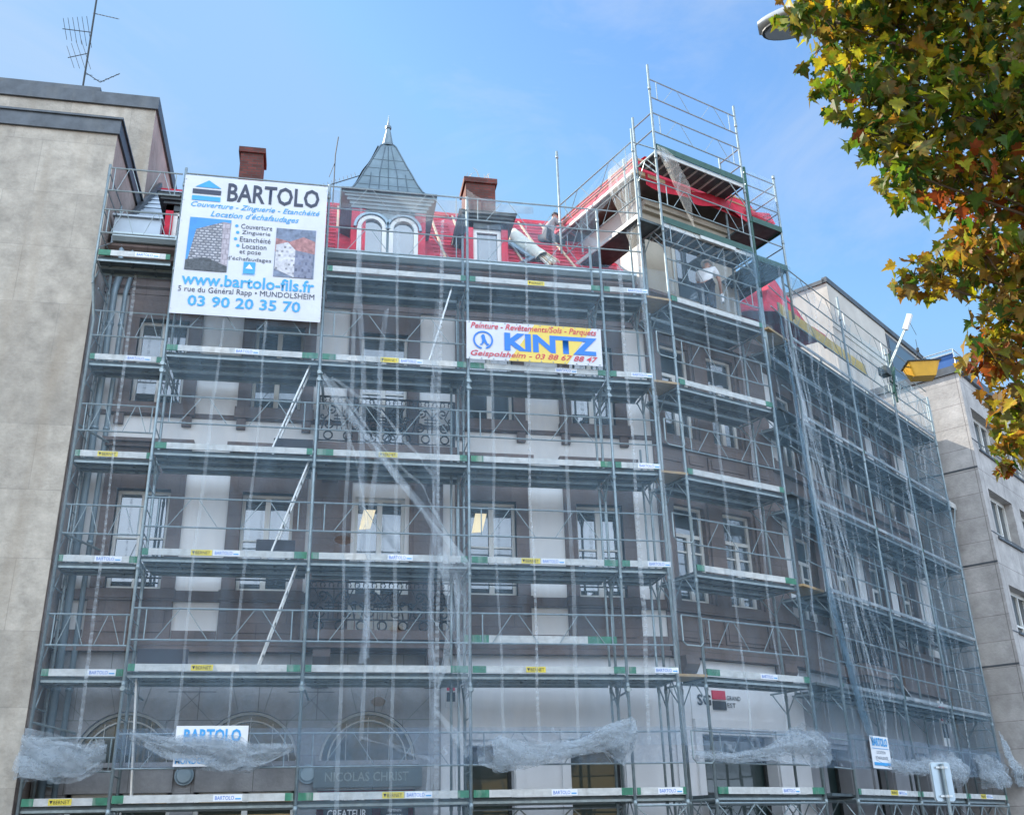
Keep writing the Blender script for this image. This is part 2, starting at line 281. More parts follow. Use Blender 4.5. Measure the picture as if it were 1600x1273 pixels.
def thing(name,label,cat,loc=(0,0,0),rz=0,group=None):
    o=bpy.data.objects.new(name,None); COL.objects.link(o); o.location=loc; o.rotation_euler=(0,0,rz); o.empty_display_size=.3
    return tag(o,label,cat,group)
def F_(loc,rz): return Matrix.Translation(Vector(loc))@Matrix.Rotation(rz,4,'Z')
C1=(4.47,.15,0); RC=math.atan2(.358,.934); R1=(7.97,1.57,0); RR=math.atan2(.613,.79)
FC=F_(C1,RC); FR=F_(R1,RR)
def Lv(k): return 2.34 if k==1 else 2.42+2*(k-1)
def text(body,parent,mat,x0,x1,z0,z1,y,shear=0,bold=0,T=None,name='lettering',warp=None,keep=False,spacing=1.0):
    """flat lettering in the plane y, fitted to the box x0..x1, z0..z1"""
    cu=bpy.data.curves.new('txt','FONT'); cu.body=body; cu.size=1; cu.shear=shear; cu.offset=bold; cu.resolution_u=2; cu.space_character=spacing; cu.align_x='LEFT'
    t=bpy.data.objects.new('txt',cu); COL.objects.link(t)
    dg=bpy.context.evaluated_depsgraph_get(); me=bpy.data.meshes.new_from_object(t.evaluated_get(dg)); bpy.data.objects.remove(t); bpy.data.curves.remove(cu)
    xs=[v.co.x for v in me.vertices]; zs=[v.co.y for v in me.vertices]; ax,bx,az,bz=min(xs),max(xs),min(zs),max(zs)
    kx=(x1-x0)/(bx-ax); kz=(z1-z0)/(bz-az)
    for v in me.vertices:
        X=x0+(v.co.x-ax)*kx; Z=z0+(v.co.y-az)*kz; Y=y+(warp(X,Z) if warp else 0)
        p=Vector((X,Y,Z)); v.co=(T@p) if T else p
    me.materials.clear(); me.materials.append(M[mat]); me.name=name
    o=bpy.data.objects.new(name,me); COL.objects.link(o)
    if parent is not None: o.parent=parent
    return o
# ------------------------------------------------------------------ ground
def ground():
    b=MB(); b.quad((-900,-900,0),(900,-900,0),(900,900,0),(-900,900,0)); tag(b.build('road','asphalt'),kind='structure')
    b=MB(); b.box(-60,60,-4.5,40,-.05,.13); b.box(-60,60,-4.8,-4.5,-.05,.14,1); b.box(-60,60,-40,-18.0,-.05,.13); b.box(-60,60,-18,-17.7,-.05,.14,1)
    tag(b.build('pavement',['paving','kerb']),kind='structure')
ground()
# ------------------------------------------------------------------ the old corner building
def wall_open(b,x0,x1,z0,z1,y,ops,dep=.2,mi=0,rmi=None):
    xs=sorted({x0,x1,*[v for o in ops for v in o[:2]]}); zs=sorted({z0,z1,*[v for o in ops for v in o[2:4]]})
    for i in range(len(xs)-1):
        for j in range(len(zs)-1):
            cx,cz=(xs[i]+xs[i+1])/2,(zs[j]+zs[j+1])/2
            if any(o[0]<cx<o[1] and o[2]<cz<o[3] for o in ops): continue
            b.quad((xs[i],y,zs[j]),(xs[i+1],y,zs[j]),(xs[i+1],y,zs[j+1]),(xs[i],y,zs[j+1]),mi)
    r=mi if rmi is None else rmi
    for a,c,e,g in [o[:4] for o in ops]:
        b.quad((a,y,e),(a,y+dep,e),(a,y+dep,g),(a,y,g),r); b.quad((c,y+dep,e),(c,y,e),(c,y,g),(c,y+dep,g),r)
        b.quad((a,y+dep,g),(c,y+dep,g),(c,y,g),(a,y,g),r); b.quad((a,y,e),(c,y,e),(c,y+dep,e),(a,y+dep,e),r)
def window(root,x0,x1,z0,z1,y,T=None,split=True,transom=None,fm='frame',fw=.065,label=None,bar=True,pm_='pane'):
    b=MB(T); d=.07
    b.box(x0,x0+fw,y,y+d,z0,z1); b.box(x1-fw,x1,y,y+d,z0,z1); b.box(x0+fw,x1-fw,y,y+d,z1-fw,z1); b.box(x0+fw,x1-fw,y,y+d,z0,z0+fw)
    cx=(x0+x1)/2; tz=z1-fw
    if transom: b.box(x0+fw,x1-fw,y,y+d,transom-.04,transom+.04)
    if split:
        b.box(cx-.05,cx+.05,y-.015,y+d-.01,z0+fw,(transom-.04) if transom else z1-fw)
    if bar:
        zb=z0+(z1-z0)*.52
        for a,c in ((x0+fw,cx-.05),(cx+.05,x1-fw)): b.box(a,c,y+.012,y+d-.02,zb-.018,zb+.018)
    w=b.build('window',fm,root)
    if label: w['label']=label
    p=MB(T); p.quad((x0,y+.05,z0),(x1,y+.05,z0),(x1,y+.05,z1),(x0,y+.05,z1)); p.build('pane',pm_,w)
    return w
def surround(w,x0,x1,z0,z1,y,T=None,jw=.26,lint=.55,sill=.25,mat='stone',hood=None,foot=0):
    b=MB(T); p=.06
    b.box(x0-jw,x0,y-p,y+.18,z0-foot,z1); b.box(x1,x1+jw,y-p,y+.18,z0-foot,z1); b.box(x0-jw,x1+jw,y-p-.003,y+.18,z1,z1+lint)
    b.box(x0-jw-.03,x1+jw+.03,y-.15,y+.18,z0-sill,z0-.03 if foot==0 else z0-sill+.02)
    if foot==0:
        for sx in (x0-jw+.02,x1+jw-.2): b.box(sx,sx+.18,y-.10,y,z0-sill-.22,z0-sill)
    if hood:
        b.box(x0-jw+.02,x1+jw-.02,y-.10,y,hood-.34,hood-.15); b.box(x0-jw-.05,x1+jw+.05,y-.2,y,hood-.15,hood-.07); b.box(x0-jw-.1,x1+jw+.1,y-.28,y,hood-.07,hood)
    b.build('stone_surround',mat,w)
def spiral(b,cx,cz,r,turns,a0,sgn,y,rad=.016,n=22):
    pts=[]
    for i in range(n):
        t=i/(n-1); a=a0+sgn*turns*2*math.pi*t; q=r*(1-.82*t); pts.append((cx+math.cos(a)*q,y,cz+math.sin(a)*q))
    b.tube(pts,rad,4)
def railing(parent,x0,x1,z0,z1,y,T=None,sides=True,yb=1.5):
    b=MB(T); h=z1-z0
    for z,r in ((z1,.022),(z1-.14,.016),(z0+.26,.017),(z0+.04,.016)): b.tube([(x0,y,z),(x1,y,z)],r,5)
    if sides:
        for x in (x0,x1):
            for z in (z1,z1-.14,z0+.26,z0+.04): b.tube([(x,y,z),(x,yb,z)],.013,4)
            b.tube([(x,y,z0),(x,y,z1)],.02,5)
            k=y+.12
            while k<yb: b.tube([(x,k,z0+.04),(x,k,z1)],.014,4); k+=.12
    n=max(1,round((x1-x0)/.16)); s=(x1-x0)/n
    for i in range(n):
        cx=x0+(i+.5)*s
        b.tube([(cx+math.cos(a)*.045,y,z1-.07+math.sin(a)*.055) for a in [k*math.pi/4 for k in range(-1,6)]],.014,4)
    n=max(1,round((x1-x0)/.42)); s=(x1-x0)/n
    for i in range(n):
        cx=x0+(i+.5)*s
        b.tube([(cx+math.cos(a)*.085,y,z0+.15+math.sin(a)*.085) for a in [k*math.pi/6 for k in range(13)]],.016,4)
    n=max(1,round((x1-x0)/.85)); s=(x1-x0)/n; zm=z0+.26; hm=z1-.14-zm
    for i in range(n):
        cx=x0+(i+.5)*s
        for k in (-.09,0,.09): b.tube([(cx+k,y,zm),(cx+k,y,zm+hm*(.62 if k else .95))],.014,4)
        for q in (.3,.42,.54): b.tube([(cx-.16,y,zm+hm*q),(cx+.16,y,zm+hm*q)],.017,4)
        for g in (-1,1):
            spiral(b,cx+g*.26,zm+.12,.11,1.3,math.pi/2,g,y); spiral(b,cx+g*.22,zm+hm*.78,.10,1.2,-math.pi/2,-g,y)
            b.tube([(cx+g*.40,y,zm),(cx+g*.36,y,zm+hm*.35),(cx+g*.26,y,zm+hm*.6),(cx+g*.36,y,zm+hm)],.015,4)
            b.tube([(cx+g*.14,y,zm+hm*.9),(cx+g*.05,y,zm+hm*.72),(cx,y,zm+hm*.55)],.017,4)
            spiral(b,cx+g*.38,zm+hm*.5,.06,1.1,0,g,y)
    return b.build('railing','iron',parent)
def old_building():
    r=thing('corner_building','old sandstone and white rendered corner building wrapped in scaffolding with a red stripped roof','building',(0,0,0))
    Y=1.5; cols=[-6.16,-3.80,-1.59,.70,2.98]; hw=.50
    ops=[]
    for i,c in enumerate(cols):
        ops.append((c-hw,c+hw,8.95 if i==2 else 9.87,11.75)); ops.append((c-hw,c+hw,5.2 if i==2 else 6.1,8.05))
    b=MB(); wall_open(b,-7.42,4.285,5.0,12.6,Y,ops)
    b.quad((-7.42,12,0),(-7.42,1.5,0),(-7.42,1.5,13.6),(-7.42,12,13.6))
    b.build('front_wall','render',r)
    # stone dressings of the front
    b=MB()
    b.box(-7.40,4.28,Y-.12,Y+.02,5.86,6.05)
    for x0,x1 in ((-7.40,-6.95),(-5.38,-4.58),(1.48,2.20),(3.76,4.28)): b.box(x0,x1,Y-.03,Y+.02,5.15,5.32)
    b.extrude_x([(Y+.02,4.92),(Y-.16,4.92),(Y-.16,5.0),(Y-.09,5.04),(Y-.09,5.16),(Y+.02,5.16)],-7.4,4.28)
    for i,c in enumerate(cols):
        if i!=2:
            b.box(c-.76,c+.76,Y-.06,Y+.02,5.16,5.86); b.box(c-.62,c+.62,Y-.09,Y,5.28,5.74)
        b.box(c-.76,c+.76,Y-.055,Y+.02,8.36,8.72) if i!=2 else None
    b.box(-2.95,-2.16,Y-.07,Y+.02,5.16,8.62); b.box(-1.0,-.32,Y-.07,Y+.02,5.16,8.62); b.box(-2.16,-1.0,Y-.07,Y+.02,8.36,8.62)
    for x0,x1 in ((-2.85,-2.3),(-.92,-.42)): b.box(x0,x1,Y-.10,Y-.06,5.5,8.2)
    b.box(-7.4,4.28,Y-.035,Y+.02,9.58,9.68)
    b.build('stone_dressing','stone',r)
    # cornice and gutter
    b=MB(); b.extrude_x([(Y+.05,12.30),(Y-.08,12.30),(Y-.08,12.42),(Y-.14,12.46),(Y-.14,12.62),(Y-.26,12.70),(Y-.26,12.82),(Y-.44,12.94),(Y-.44,13.04),(Y-.56,13.14),(Y-.56,13.2),(Y+.05,13.2)],-7.42,4.05)
    n=24
    for i in range(n):
        x=-7.2+i*11.2/(n-1); b.box(x-.09,x+.09,Y-.40,Y-.25,12.72,12.93)
    co=b.build('cornice','stone',r)
    b=MB(); b.extrude_x([(Y-.62,13.22),(Y-.70,13.30),(Y-.70,13.40),(Y-.66,13.42),(Y-.66,13.30),(Y-.50,13.24),(Y-.2,13.32),(Y-.2,13.22)],-7.3,4.0)
    b.build('gutter','gutter',co)
    # windows of the front
    for i,c in enumerate(cols):
        a=window(r,c-hw,c+hw,8.95 if i==2 else 9.87,11.75,Y+.13,fm='beige_frame' if i==1 else 'frame',transom=11.2 if i in(2,) else None)
        surround(a,c-hw,c+hw,9.87 if i!=2 else 8.95,11.75,Y,lint=.58,sill=.27,foot=0 if i!=2 else .0)
        a=window(r,c-hw,c+hw,5.2 if i==2 else 6.1,8.05,Y+.13,fm='frame',pm_='pane' if i<4 else 'shopglass')
        if i in(2,3):
            bb=MB(); q=c-hw+.10; zz=7.42; bb.add([(q,Y+.172,zz),(q+.22,Y+.172,zz+.02),(q+.32,Y+.172,zz+.42),(q+.08,Y+.172,zz+.42)],[(0,1,2,3)]); bb.build('lamp_panel','lit',a)
        if i==2:
            bb=MB(); bb.box(c-hw+.09,c-.07,Y+.14,Y+.17,5.29,5.98); bb.box(c+.07,c+hw-.09,Y+.14,Y+.17,5.29,5.98); bb.build('door_panel','frame',a)
        if i!=2:
            surround(a,c-hw,c+hw,6.1,8.05,Y,lint=.5,sill=.2,hood=9.02)
            bb=MB(); 
            for z in (6.52,6.30): bb.tube([(c-hw,Y-.03,z),(c+hw,Y-.03,z)],.018,5)
            bb.build('guard_bar','iron',a)
    # balconies in the third column
    for z,zr0,zr1 in ((8.66,8.99,9.98),(4.95,5.2,6.18)):
        b=MB(); b.box(-2.98,-.10,.86,Y+.01,z+.14,z+.31); b.box(-2.90,-.18,.96,Y+.01,z,z+.14)
        for cx in (-2.62,-.5):
            b.extrude_x([(Y,z),(1.02,z),(1.0,z-.16),(1.12,z-.30),(1.34,z-.38),(1.40,z-.62),(Y,z-.66)],cx-.16,cx+.16)
        bal=b.build('balcony','stone',r)
        railing(bal,-2.9,-.16,zr0,zr1,.93)
    # ground floor, left: grey ashlar with three arched windows over stone lintels
    b=MB(); arches=[-5.97,-3.83,-1.69]; ra=.88; sp=3.0; x=-7.42
    for cx in arches:
        b.quad((x,Y,0),(cx-ra,Y,0),(cx-ra,Y,4.92),(x,Y,4.92)); x=cx+ra
        n=16
        for k in range(n):
            a0=math.pi-math.pi*k/n; a1=math.pi-math.pi*(k+1)/n
            p0=(cx+ra*math.cos(a0),sp+ra*math.sin(a0)); p1=(cx+ra*math.cos(a1),sp+ra*math.sin(a1))
            b.quad((p0[0],Y,p0[1]),(p1[0],Y,p1[1]),(p1[0],Y,4.92),(p0[0],Y,4.92))
            b.quad((p0[0],Y,p0[1]),(p0[0],Y+.25,p0[1]),(p1[0],Y+.25,p1[1]),(p1[0],Y,p1[1]))
        b.box(cx-ra,cx+ra,Y-.05,Y+.2,2.5,2.92); b.box(cx-ra-.06,cx+ra+.06,Y-.11,Y+.1,2.92,3.0)
        for sx in (cx-ra,cx+ra): b.quad((sx,Y,0),(sx,Y+.3,0),(sx,Y+.3,3.0),(sx,Y,3.0))
    b.quad((x,Y,0),(-.34,Y,0),(-.34,Y,4.92),(x,Y,4.92))
    for cx in arches+[(arches[0]+arches[1])/2,(arches[1]+arches[2])/2]:   # radiating joints cut as thin dark grooves
        pass
    g=b.build('ashlar_base','ashlar',r)
    b=MB()
    for cx in arches:
        for a in (45,75,105,135):
            c,s=math.cos(R(a)),math.sin(R(a)); z1=min(4.6,3+1.75*s); k=(z1-3)/s
            b.bar((cx+c*(ra+.02),Y-.002,3+s*(ra+.02)),(cx+c*k,Y-.002,3+s*k),.012,.006)
    for i in range(2):
        m=(arches[i]+arches[i+1])/2; b.bar((m-.42,Y-.002,4.22),(m+.42,Y-.002,4.22),.006,.014)
    b.build('voussoir_joint','coping',g)
    for bx in (-7.1,-4.9,-2.76):
        b=MB(); b.tube([(bx,Y+.01,2.78),(bx,Y-.06,2.78)],.17,20,0,.165); b.tube([(bx,Y-.06,2.78),(bx,Y-.09,2.78)],.15,20,0,.12); b.build('boss','zinc',g)
    for cx in arches:
        b=MB(); n=20
        for q,w in ((ra-.01,.08),(ra-.16,.03)):
            b.tube([(cx+q*math.cos(math.pi*k/n),Y+.16,sp+q*math.sin(math.pi*k/n)) for k in range(n+1)],w/2,5)
        for k in range(-4,5): 
            x=cx+k*.2; h=math.sqrt(max(0,(ra-.1)**2-(k*.2)**2)); b.tube([(x,Y+.17,sp),(x,Y+.17,sp+h)],.006,4) if k%2==0 else None
        w=b.build('arched_window','frame',r)
        p=MB(); p.add([(cx+ra*math.cos(math.pi*k/n),Y+.22,sp+ra*math.sin(math.pi*k/n)) for k in range(n+1)],[tuple(range(n+1))]); p.build('pane','darkglass',w)
        if cx>-2:
            continue
        b=MB(); 
        for sx in (cx-ra+.03,cx,cx+ra-.03): b.box(sx-.05,sx+.05,Y+.14,Y+.24,0,2.5)
        b.box(cx-ra,cx+ra,Y+.14,Y+.24,2.36,2.5)
        w=b.build('shop_window','frame',r)
        p=MB(); p.quad((cx-ra,Y+.22,0),(cx+ra,Y+.22,0),(cx+ra,Y+.22,2.5),(cx-ra,Y+.22,2.5)); p.build('pane','shopglass',w)
    # ground floor, bank side: white panels, pilasters and dark shop windows
    def bank(T,x0,x1,ops,y,top=4.92,mat='concretewhite'):
        b=MB(T); wall_open(b,x0,x1,0,top,y,ops,dep=.45)
        for o in ops:
            for sx in (o[0]-.2,o[1]): b.box(sx+.02,sx+.18,y-.06,y,0,o[3]+.1)
            b.box(o[0]-.2,o[1]+.2,y-.09,y,o[3]+.1,o[3]+.28)
        bw=b.build('bank_front',mat,r)
        for o in ops:
            b=MB(T); b.box(o[0],o[0]+.06,y+.3,y+.38,o[2],o[3]); b.box(o[1]-.06,o[1],y+.3,y+.38,o[2],o[3]); b.box(o[0]+.06,o[1]-.06,y+.3,y+.38,o[3]-.07,o[3]); b.box(o[0]+.06,o[1]-.06,y+.3,y+.38,2.3,2.38)
            w=b.build('shop_window','cable',r)
            p=MB(T); p.quad((o[0],y+.36,o[2]),(o[1],y+.36,o[2]),(o[1],y+.36,o[3]),(o[0],y+.36,o[3])); p.build('pane','darkglass',w)
    bank(None,-.34,4.285,[(.12,1.05,.3,3.25),(2.15,3.2,.3,3.25)],Y+.02)
    bank(FC,.3,3.92,[(.95,2.95,.3,3.45)],1.32)
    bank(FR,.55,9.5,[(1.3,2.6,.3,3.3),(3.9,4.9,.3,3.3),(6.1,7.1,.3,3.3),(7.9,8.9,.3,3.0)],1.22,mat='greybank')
    # corner bay
    b=MB(FC); ops=[]
    for c in (1.17,2.57):
        ops+= [(c-.43,c+.43,9.83,12.08),(c-.43,c+.43,6.1,8.2)]
    wall_open(b,.3,3.92,4.9,12.6,1.3,ops)
    b.box(.3,3.92,1.15,1.32,4.92,5.16); b.box(.3,3.92,1.2,1.32,5.84,6.04); b.box(.3,3.92,1.16,1.32,9.5,9.74); b.box(.3,3.92,1.12,1.32,8.86,9.04); b.box(.3,3.92,1.22,1.32,8.42,8.5)
    for s0,s1 in ((.3,.66),(1.68,2.06),(3.08,3.92)):
        b.box(s0,s1,1.24,1.32,6.04,8.42); b.box(s0,s1,1.24,1.32,9.74,12.3)
    for z0,z1 in ((5.26,5.76),(9.1,9.44)):
        for s0,s1 in ((.42,1.1),(1.2,1.75),(1.85,3.0),(3.1,3.8)):
            b.box(s0,s1,1.26,1.32,z0,z1); b.box(s0+.07,s1-.07,1.235,1.27,z0+.07,z1-.07)
    b.extrude_x([(1.32,12.3),(1.18,12.3),(1.18,12.45),(1.05,12.6),(1.05,12.72),(.9,12.84),(.9,12.95),(.80,13.02),(.80,13.1),(1.32,13.1)],.1,4.0)
    b.extrude_x([(1.3,4.92),(1.0,4.92),(.98,4.75),(1.1,4.6),(1.3,4.5)],.45,.8)
    b.extrude_x([(1.3,4.92),(1.0,4.92),(.98,4.75),(1.1,4.6),(1.3,4.5)],3.2,3.55)
    b.build('corner_wall','stonec',r)
    for c in (1.17,2.57):
        window(r,c-.43,c+.43,9.83,12.08,1.42,FC,transom=11.35); a=window(r,c-.43,c+.43,6.1,8.2,1.42,FC,transom=7.55)
        bb=MB(FC)
        for z in (6.6,6.35): bb.tube([(c-.43,1.27,z),(c+.43,1.27,z)],.018,5)
        bb.build('guard_bar','iron',a)
    # right-hand street wall
    cs=[1.7,3.75,5.8,7.85]; ops=[]
    for i,c in enumerate(cs): ops+=[(c-.5,c+.5,9.85,11.8),(c-.5,c+.5,5.3 if i==1 else 6.1,8.1)]
    b=MB(FR); wall_open(b,.55,9.55,4.9,12.6,1.2,ops)
    for z0,z1,p in ((4.92,5.16,.15),(5.84,6.04,.1),(9.5,9.74,.14),(8.86,9.04,.18)): b.box(.55,9.5,1.2-p,1.22,z0,z1)
    for c in cs:
        for s in (-1,1): b.box(c+s*.5+(0 if s>0 else -.24),c+s*.5+(.24 if s>0 else 0),1.14,1.22,6.04,8.6); b.box(c+s*.5+(0 if s>0 else -.24),c+s*.5+(.24 if s>0 else 0),1.14,1.22,9.74,12.3)
    b.extrude_x([(1.22,12.3),(1.08,12.3),(1.08,12.45),(.95,12.6),(.95,12.72),(.8,12.84),(.8,12.95),(.7,13.02),(.7,13.1),(1.22,13.1)],.3,9.55)
    b.build('side_wall','stonec',r)
    b=MB(FR)
    for s0,s1 in ((.62,1.1),(2.48,2.95),(4.55,5.0),(6.6,7.05),(8.65,9.5)):
        b.box(s0,s1,1.17,1.21,6.08,8.4); b.box(s0,s1,1.17,1.21,9.78,12.1)
    b.build('render_panel','render',r)
    for i,c in enumerate(cs):
        window(r,c-.5,c+.5,9.85,11.8,1.33,FR,transom=11.2); window(r,c-.5,c+.5,5.3 if i==1 else 6.1,8.1,1.33,FR,transom=7.5)
    b=MB(FR); b.box(2.9,4.6,.62,1.21,4.95,5.2); b.box(3.0,4.5,.72,1.21,4.8,4.95); bal=b.build('balcony','stonec',r); railing(bal,2.95,4.55,5.22,6.2,.68,FR,yb=1.2)
    # roofs
    b=MB()
    def slope(u,v): x=-7.4+11.5*u; return (x,1.22+4.2*v+.012*math.sin(x*9+v*5),13.36+4.2*v)
    b.grid(slope,60,14); b.quad((-7.4,5.42,17.56),(4.1,5.42,17.56),(4.1,10,13.2),(-7.4,10,13.2))
    b.quad((-7.4,10,13.2),(4.1,10,13.2),(4.1,10,0),(-7.4,10,0))
    rf=b.build('roof','redmem',r)
    b=MB()
    for x in [-5.2+.62*k for k in range(14)]:
        for z in (0,):
            p=lambda v,o=.03:(x,1.22+4.2*v-o*.7,13.36+4.2*v+o*.7)
            if -2.8<x<-.45 or .1<x<1.3: b.bar(p(.55),p(.98),.055,.035); continue
            b.bar(p(.02),p(.98),.055,.035)
    for k in range(1,16):
        v=k/16
        for x0,x1 in ((-5.5,-2.75),(-.45,.15),(1.35,4.0)): b.bar((x0,1.22+4.2*v-.012,13.36+4.2*v+.012),(x1,1.22+4.2*v-.012,13.36+4.2*v+.012),.03,.02,1)
    b.build('roof_batten',['batten','redmem'],rf)
    b=MB(); b.box(-7.4,4.0,5.34,5.54,17.52,17.62); b.build('ridge_cap','redmem',rf)
    # zinc strip by the party wall and low zinc casing
    b=MB()
    def zs(u,v): x=-7.4+.78*u; return (x,1.22+4.2*v-.05,13.40+4.2*v)
    b.grid(zs,1,1); 
    for k in range(1,12):
        v=k/12; b.bar((-7.4,1.15+4.2*v,13.42+4.2*v),(-6.62,1.15+4.2*v,13.42+4.2*v),.03,.03)
    b.bar((-6.6,1.1,13.4),(-6.6,5.4,17.7),.10,.16,1); b.bar((-7.36,1.1,13.4),(-7.36,5.4,17.7),.08,.2,1)
    b.build('zinc_verge',['zincpale','coping'],rf)
    b=MB(); b.box(-7.36,-6.42,1.02,1.28,13.0,13.42); b.box(-7.36,-6.42,1.06,1.28,13.44,13.92); b.box(-7.4,-6.38,1.0,1.3,13.92,13.96); b.build('zinc_casing','zincpale',rf)
    # dormer beside the party wall
    def dormer(x0,x1,z0,z1,y,label=None,cheek=.16):
        b=MB(); b.box(x0+cheek,x1-cheek,y+.16,y+1.3,z0,z1-.14,1); b.box(x0,x0+cheek,y,y+1.3,z0,z1); b.box(x1-cheek,x1,y,y+1.3,z0,z1); b.box(x0,x1,y,y+1.3,z1-.14,z1,1)
        for k in range(3): b.box(x0-.06-.06*k,x1+.06+.06*k,y-.06-.06*k,y+1.4,z1+.07*k,z1+.07*k+.06,1)
        b.add([(x0-.2,y-.2,z1+.21),(x1+.2,y-.2,z1+.21),(x1+.2,y+1.6,z1+.21),(x0-.2,y+1.6,z1+.21),(x0+.15,y+.25,z1+.5),(x1-.15,y+.25,z1+.5),(x1-.15,y+1.6,z1+.5),(x0+.15,y+1.6,z1+.5)],[(0,1,5,4),(1,2,6,5),(3,0,4,7),(4,5,6,7)],1)
        d=b.build('dormer',['redmem','slate'],rf)
        w=MB(); fx0,fx1=x0+cheek,x1-cheek; zt=z1-.14; f=.09
        w.box(fx0,fx0+f,y+.06,y+.14,z0,zt); w.box(fx1-f,fx1,y+.06,y+.14,z0,zt); w.box(fx0+f,fx1-f,y+.06,y+.14,zt-f,zt)
        p=MB(); 
        w2=w.build('dormer_window','frame',rf); p.quad((fx0,y+.11,z0),(fx1,y+.11,z0),(fx1,y+.11,zt),(fx0,y+.11,zt)); p.build('pane','pane',w2)
    dormer(-6.42,-5.5,13.5,14.55,1.42)
    dormer(.22,1.18,13.48,14.82,1.5,cheek=.15)
    # arched twin dormer carrying the spire
    x0,x1,y=-2.52,-.72,1.5; b=MB()
    b.box(x0+.1,x0+.42,y-.02,y+1.9,13.45,14.92,1); b.box(x1-.26,x1-.02,y-.02,y+1.9,13.45,14.92,1)
    zb,zt=13.45,15.0; b.box(x0+.42,x1-.26,y+.06,y+.3,14.5,zt,0)
    b.box(-1.74,-1.46,y+.02,y+.3,zb,14.9); b.box(x0+.42,x1-.26,y+.09,y+.2,zb,14.6)
    for k,(e,za,zc) in enumerate(((.02,14.92,15.0),(.06,15.0,15.08),(.12,15.08,15.16),(.18,15.16,15.22),(.24,15.22,15.28))): b.box(x0+.1-e,x1-.02+e,y-.04-e*.6,y+1.9+e,za,zc,0)
    b.box(x0-.16,x1+.22,y-.24,y+2.1,15.28,15.33,2)
    dm=b.build('arched_dormer',['zincspire','redmem','slate'],rf)
    for cx in (-1.96,-1.32+.08):
        hw_=.28; zs_=14.42; n=14; w=MB()
        pts=[(cx-hw_,y,zb)]+[(cx+hw_*math.cos(math.pi-math.pi*k/n),y,zs_+hw_*math.sin(math.pi-math.pi*k/n)) for k in range(n+1)]+[(cx+hw_,y,zb)]
        for q in range(len(pts)-1): w.bar(pts[q],pts[q+1],.1,.09)
        pts2=[(cx+(hw_+.1)*math.cos(math.pi-math.pi*k/n),y-.02,zs_+(hw_+.1)*math.sin(math.pi-math.pi*k/n)) for k in range(n+1)]
        for q in range(len(pts2)-1): w.bar(pts2[q],pts2[q+1],.12,.06,1)
        w2=w.build('arched_window',['frame','zinc'],rf); p=MB()
        p.add([(a,y+.03,c) for a,_,c in pts],[tuple(range(len(pts)))]); p.build('pane','pane',w2)
    # bell shaped zinc spire
    M['zincseam']=pm('zinc_seam',(.11,.15,.175),.45,.3,.1,4)
    cx,cy_=-1.6,2.42; prof=[(1.02,15.33),(.90,15.45),(.80,15.6),(.68,15.88),(.57,16.2),(.44,16.55),(.32,16.9),(.20,17.25),(.14,17.36)]
    b=MB(); n=4
    ring=lambda q,z:[(cx-q,cy_-q,z),(cx+q,cy_-q,z),(cx+q,cy_+q,z),(cx-q,cy_+q,z)]
    for (a,za),(c,zc) in zip(prof[:-1],prof[1:]):
        p,q=ring(a,za),ring(c,zc); b.add(p+q,[(k,(k+1)%n,(k+1)%n+n,k+n) for k in range(n)])
    for k in range(n):   # standing seams on the hips and across each face
        b.tube([ring(q,z+.01)[k] for q,z in prof],.02,5,1)
        for t in (.14,.32,.5,.68,.86):
            b.tube([tuple(Vector(ring(q,z+.012)[k]).lerp(Vector(ring(q,z+.012)[(k+1)%4]),.5+(t-.5)*min(1,.42/q+.25))) for q,z in prof[:(5 if t in(.14,.86) else 8)]],.011,4,1)
    for i,(q,z) in enumerate([(.85,15.52),(.74,15.73),(.62,16.05),(.5,16.38),(.38,16.72)]):
        p=ring(q,z); b.tube([(v[0],v[1],v[2]+.012) for v in p+p[:1]],.009,4,1)
    b.tube([(cx,cy_,17.38),(cx,cy_,17.95)],.155,10,0,.05); b.tube([(cx,cy_,17.95),(cx,cy_,18.02)],.075,8,1); b.tube([(cx,cy_,18.0),(cx,cy_,18.36)],.03,6,1,.004)
    b.tube([(cx,cy_,17.36),(cx,cy_,17.41)],.19,10,1)
    sp=b.build('spire',['zincspire','zincseam'],rf)
    b=MB()  # peeled dark sheet on the spire's left edge
    def peel(u,v): 
        i=min(6,int(v*7)); (qa,za),(qb,zb_)=prof[i],prof[i+1]; t=v*7-i; q=qa+(qb-qa)*t; z=za+(zb_-za)*t
        return (cx-q-.05-.05*u*math.sin(v*9+2),cy_-q+.02+q*.9*u,z+.03*math.sin(v*14)+.02+.05*u)
    b.grid(peel,4,18); b.build('peeled_sheet','slate',sp)
    # chimneys
    for x0,x1,y0,y1,z0,z1,lab in ((.44,1.20,3.1,3.85,14.8,17.22,None),(-5.14,-4.60,3.0,3.6,14.8,17.42,None)):
        b=MB(); b.box(x0,x1,y0,y1,z0,z1-.15); b.box(x0-.05,x1+.05,y0-.05,y1+.05,z1-.15,z1)
        o=b.build('chimney',['brick','brickside'],rf)
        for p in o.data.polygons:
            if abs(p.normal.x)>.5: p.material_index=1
    # corner tower attic
    b=MB(FC); s0,s1,d0,d1=.5,3.5,1.28,4.6
    b.quad((s0,d0,12.9),(s1,d0,12.9),(s1,d0,16.0),(s0,d0,16.0)); b.quad((s1,d0,12.9),(s1,d1,12.9),(s1,d1,16.0),(s1,d0,16.0)); b.quad((s1,d1,12.9),(s0,d1,12.9),(s0,d1,16),(s1,d1,16))
    b.quad((s0,d1,12.9),(s0,d0,12.9),(s0,d0,16.0),(s0,d1,16.0),1)
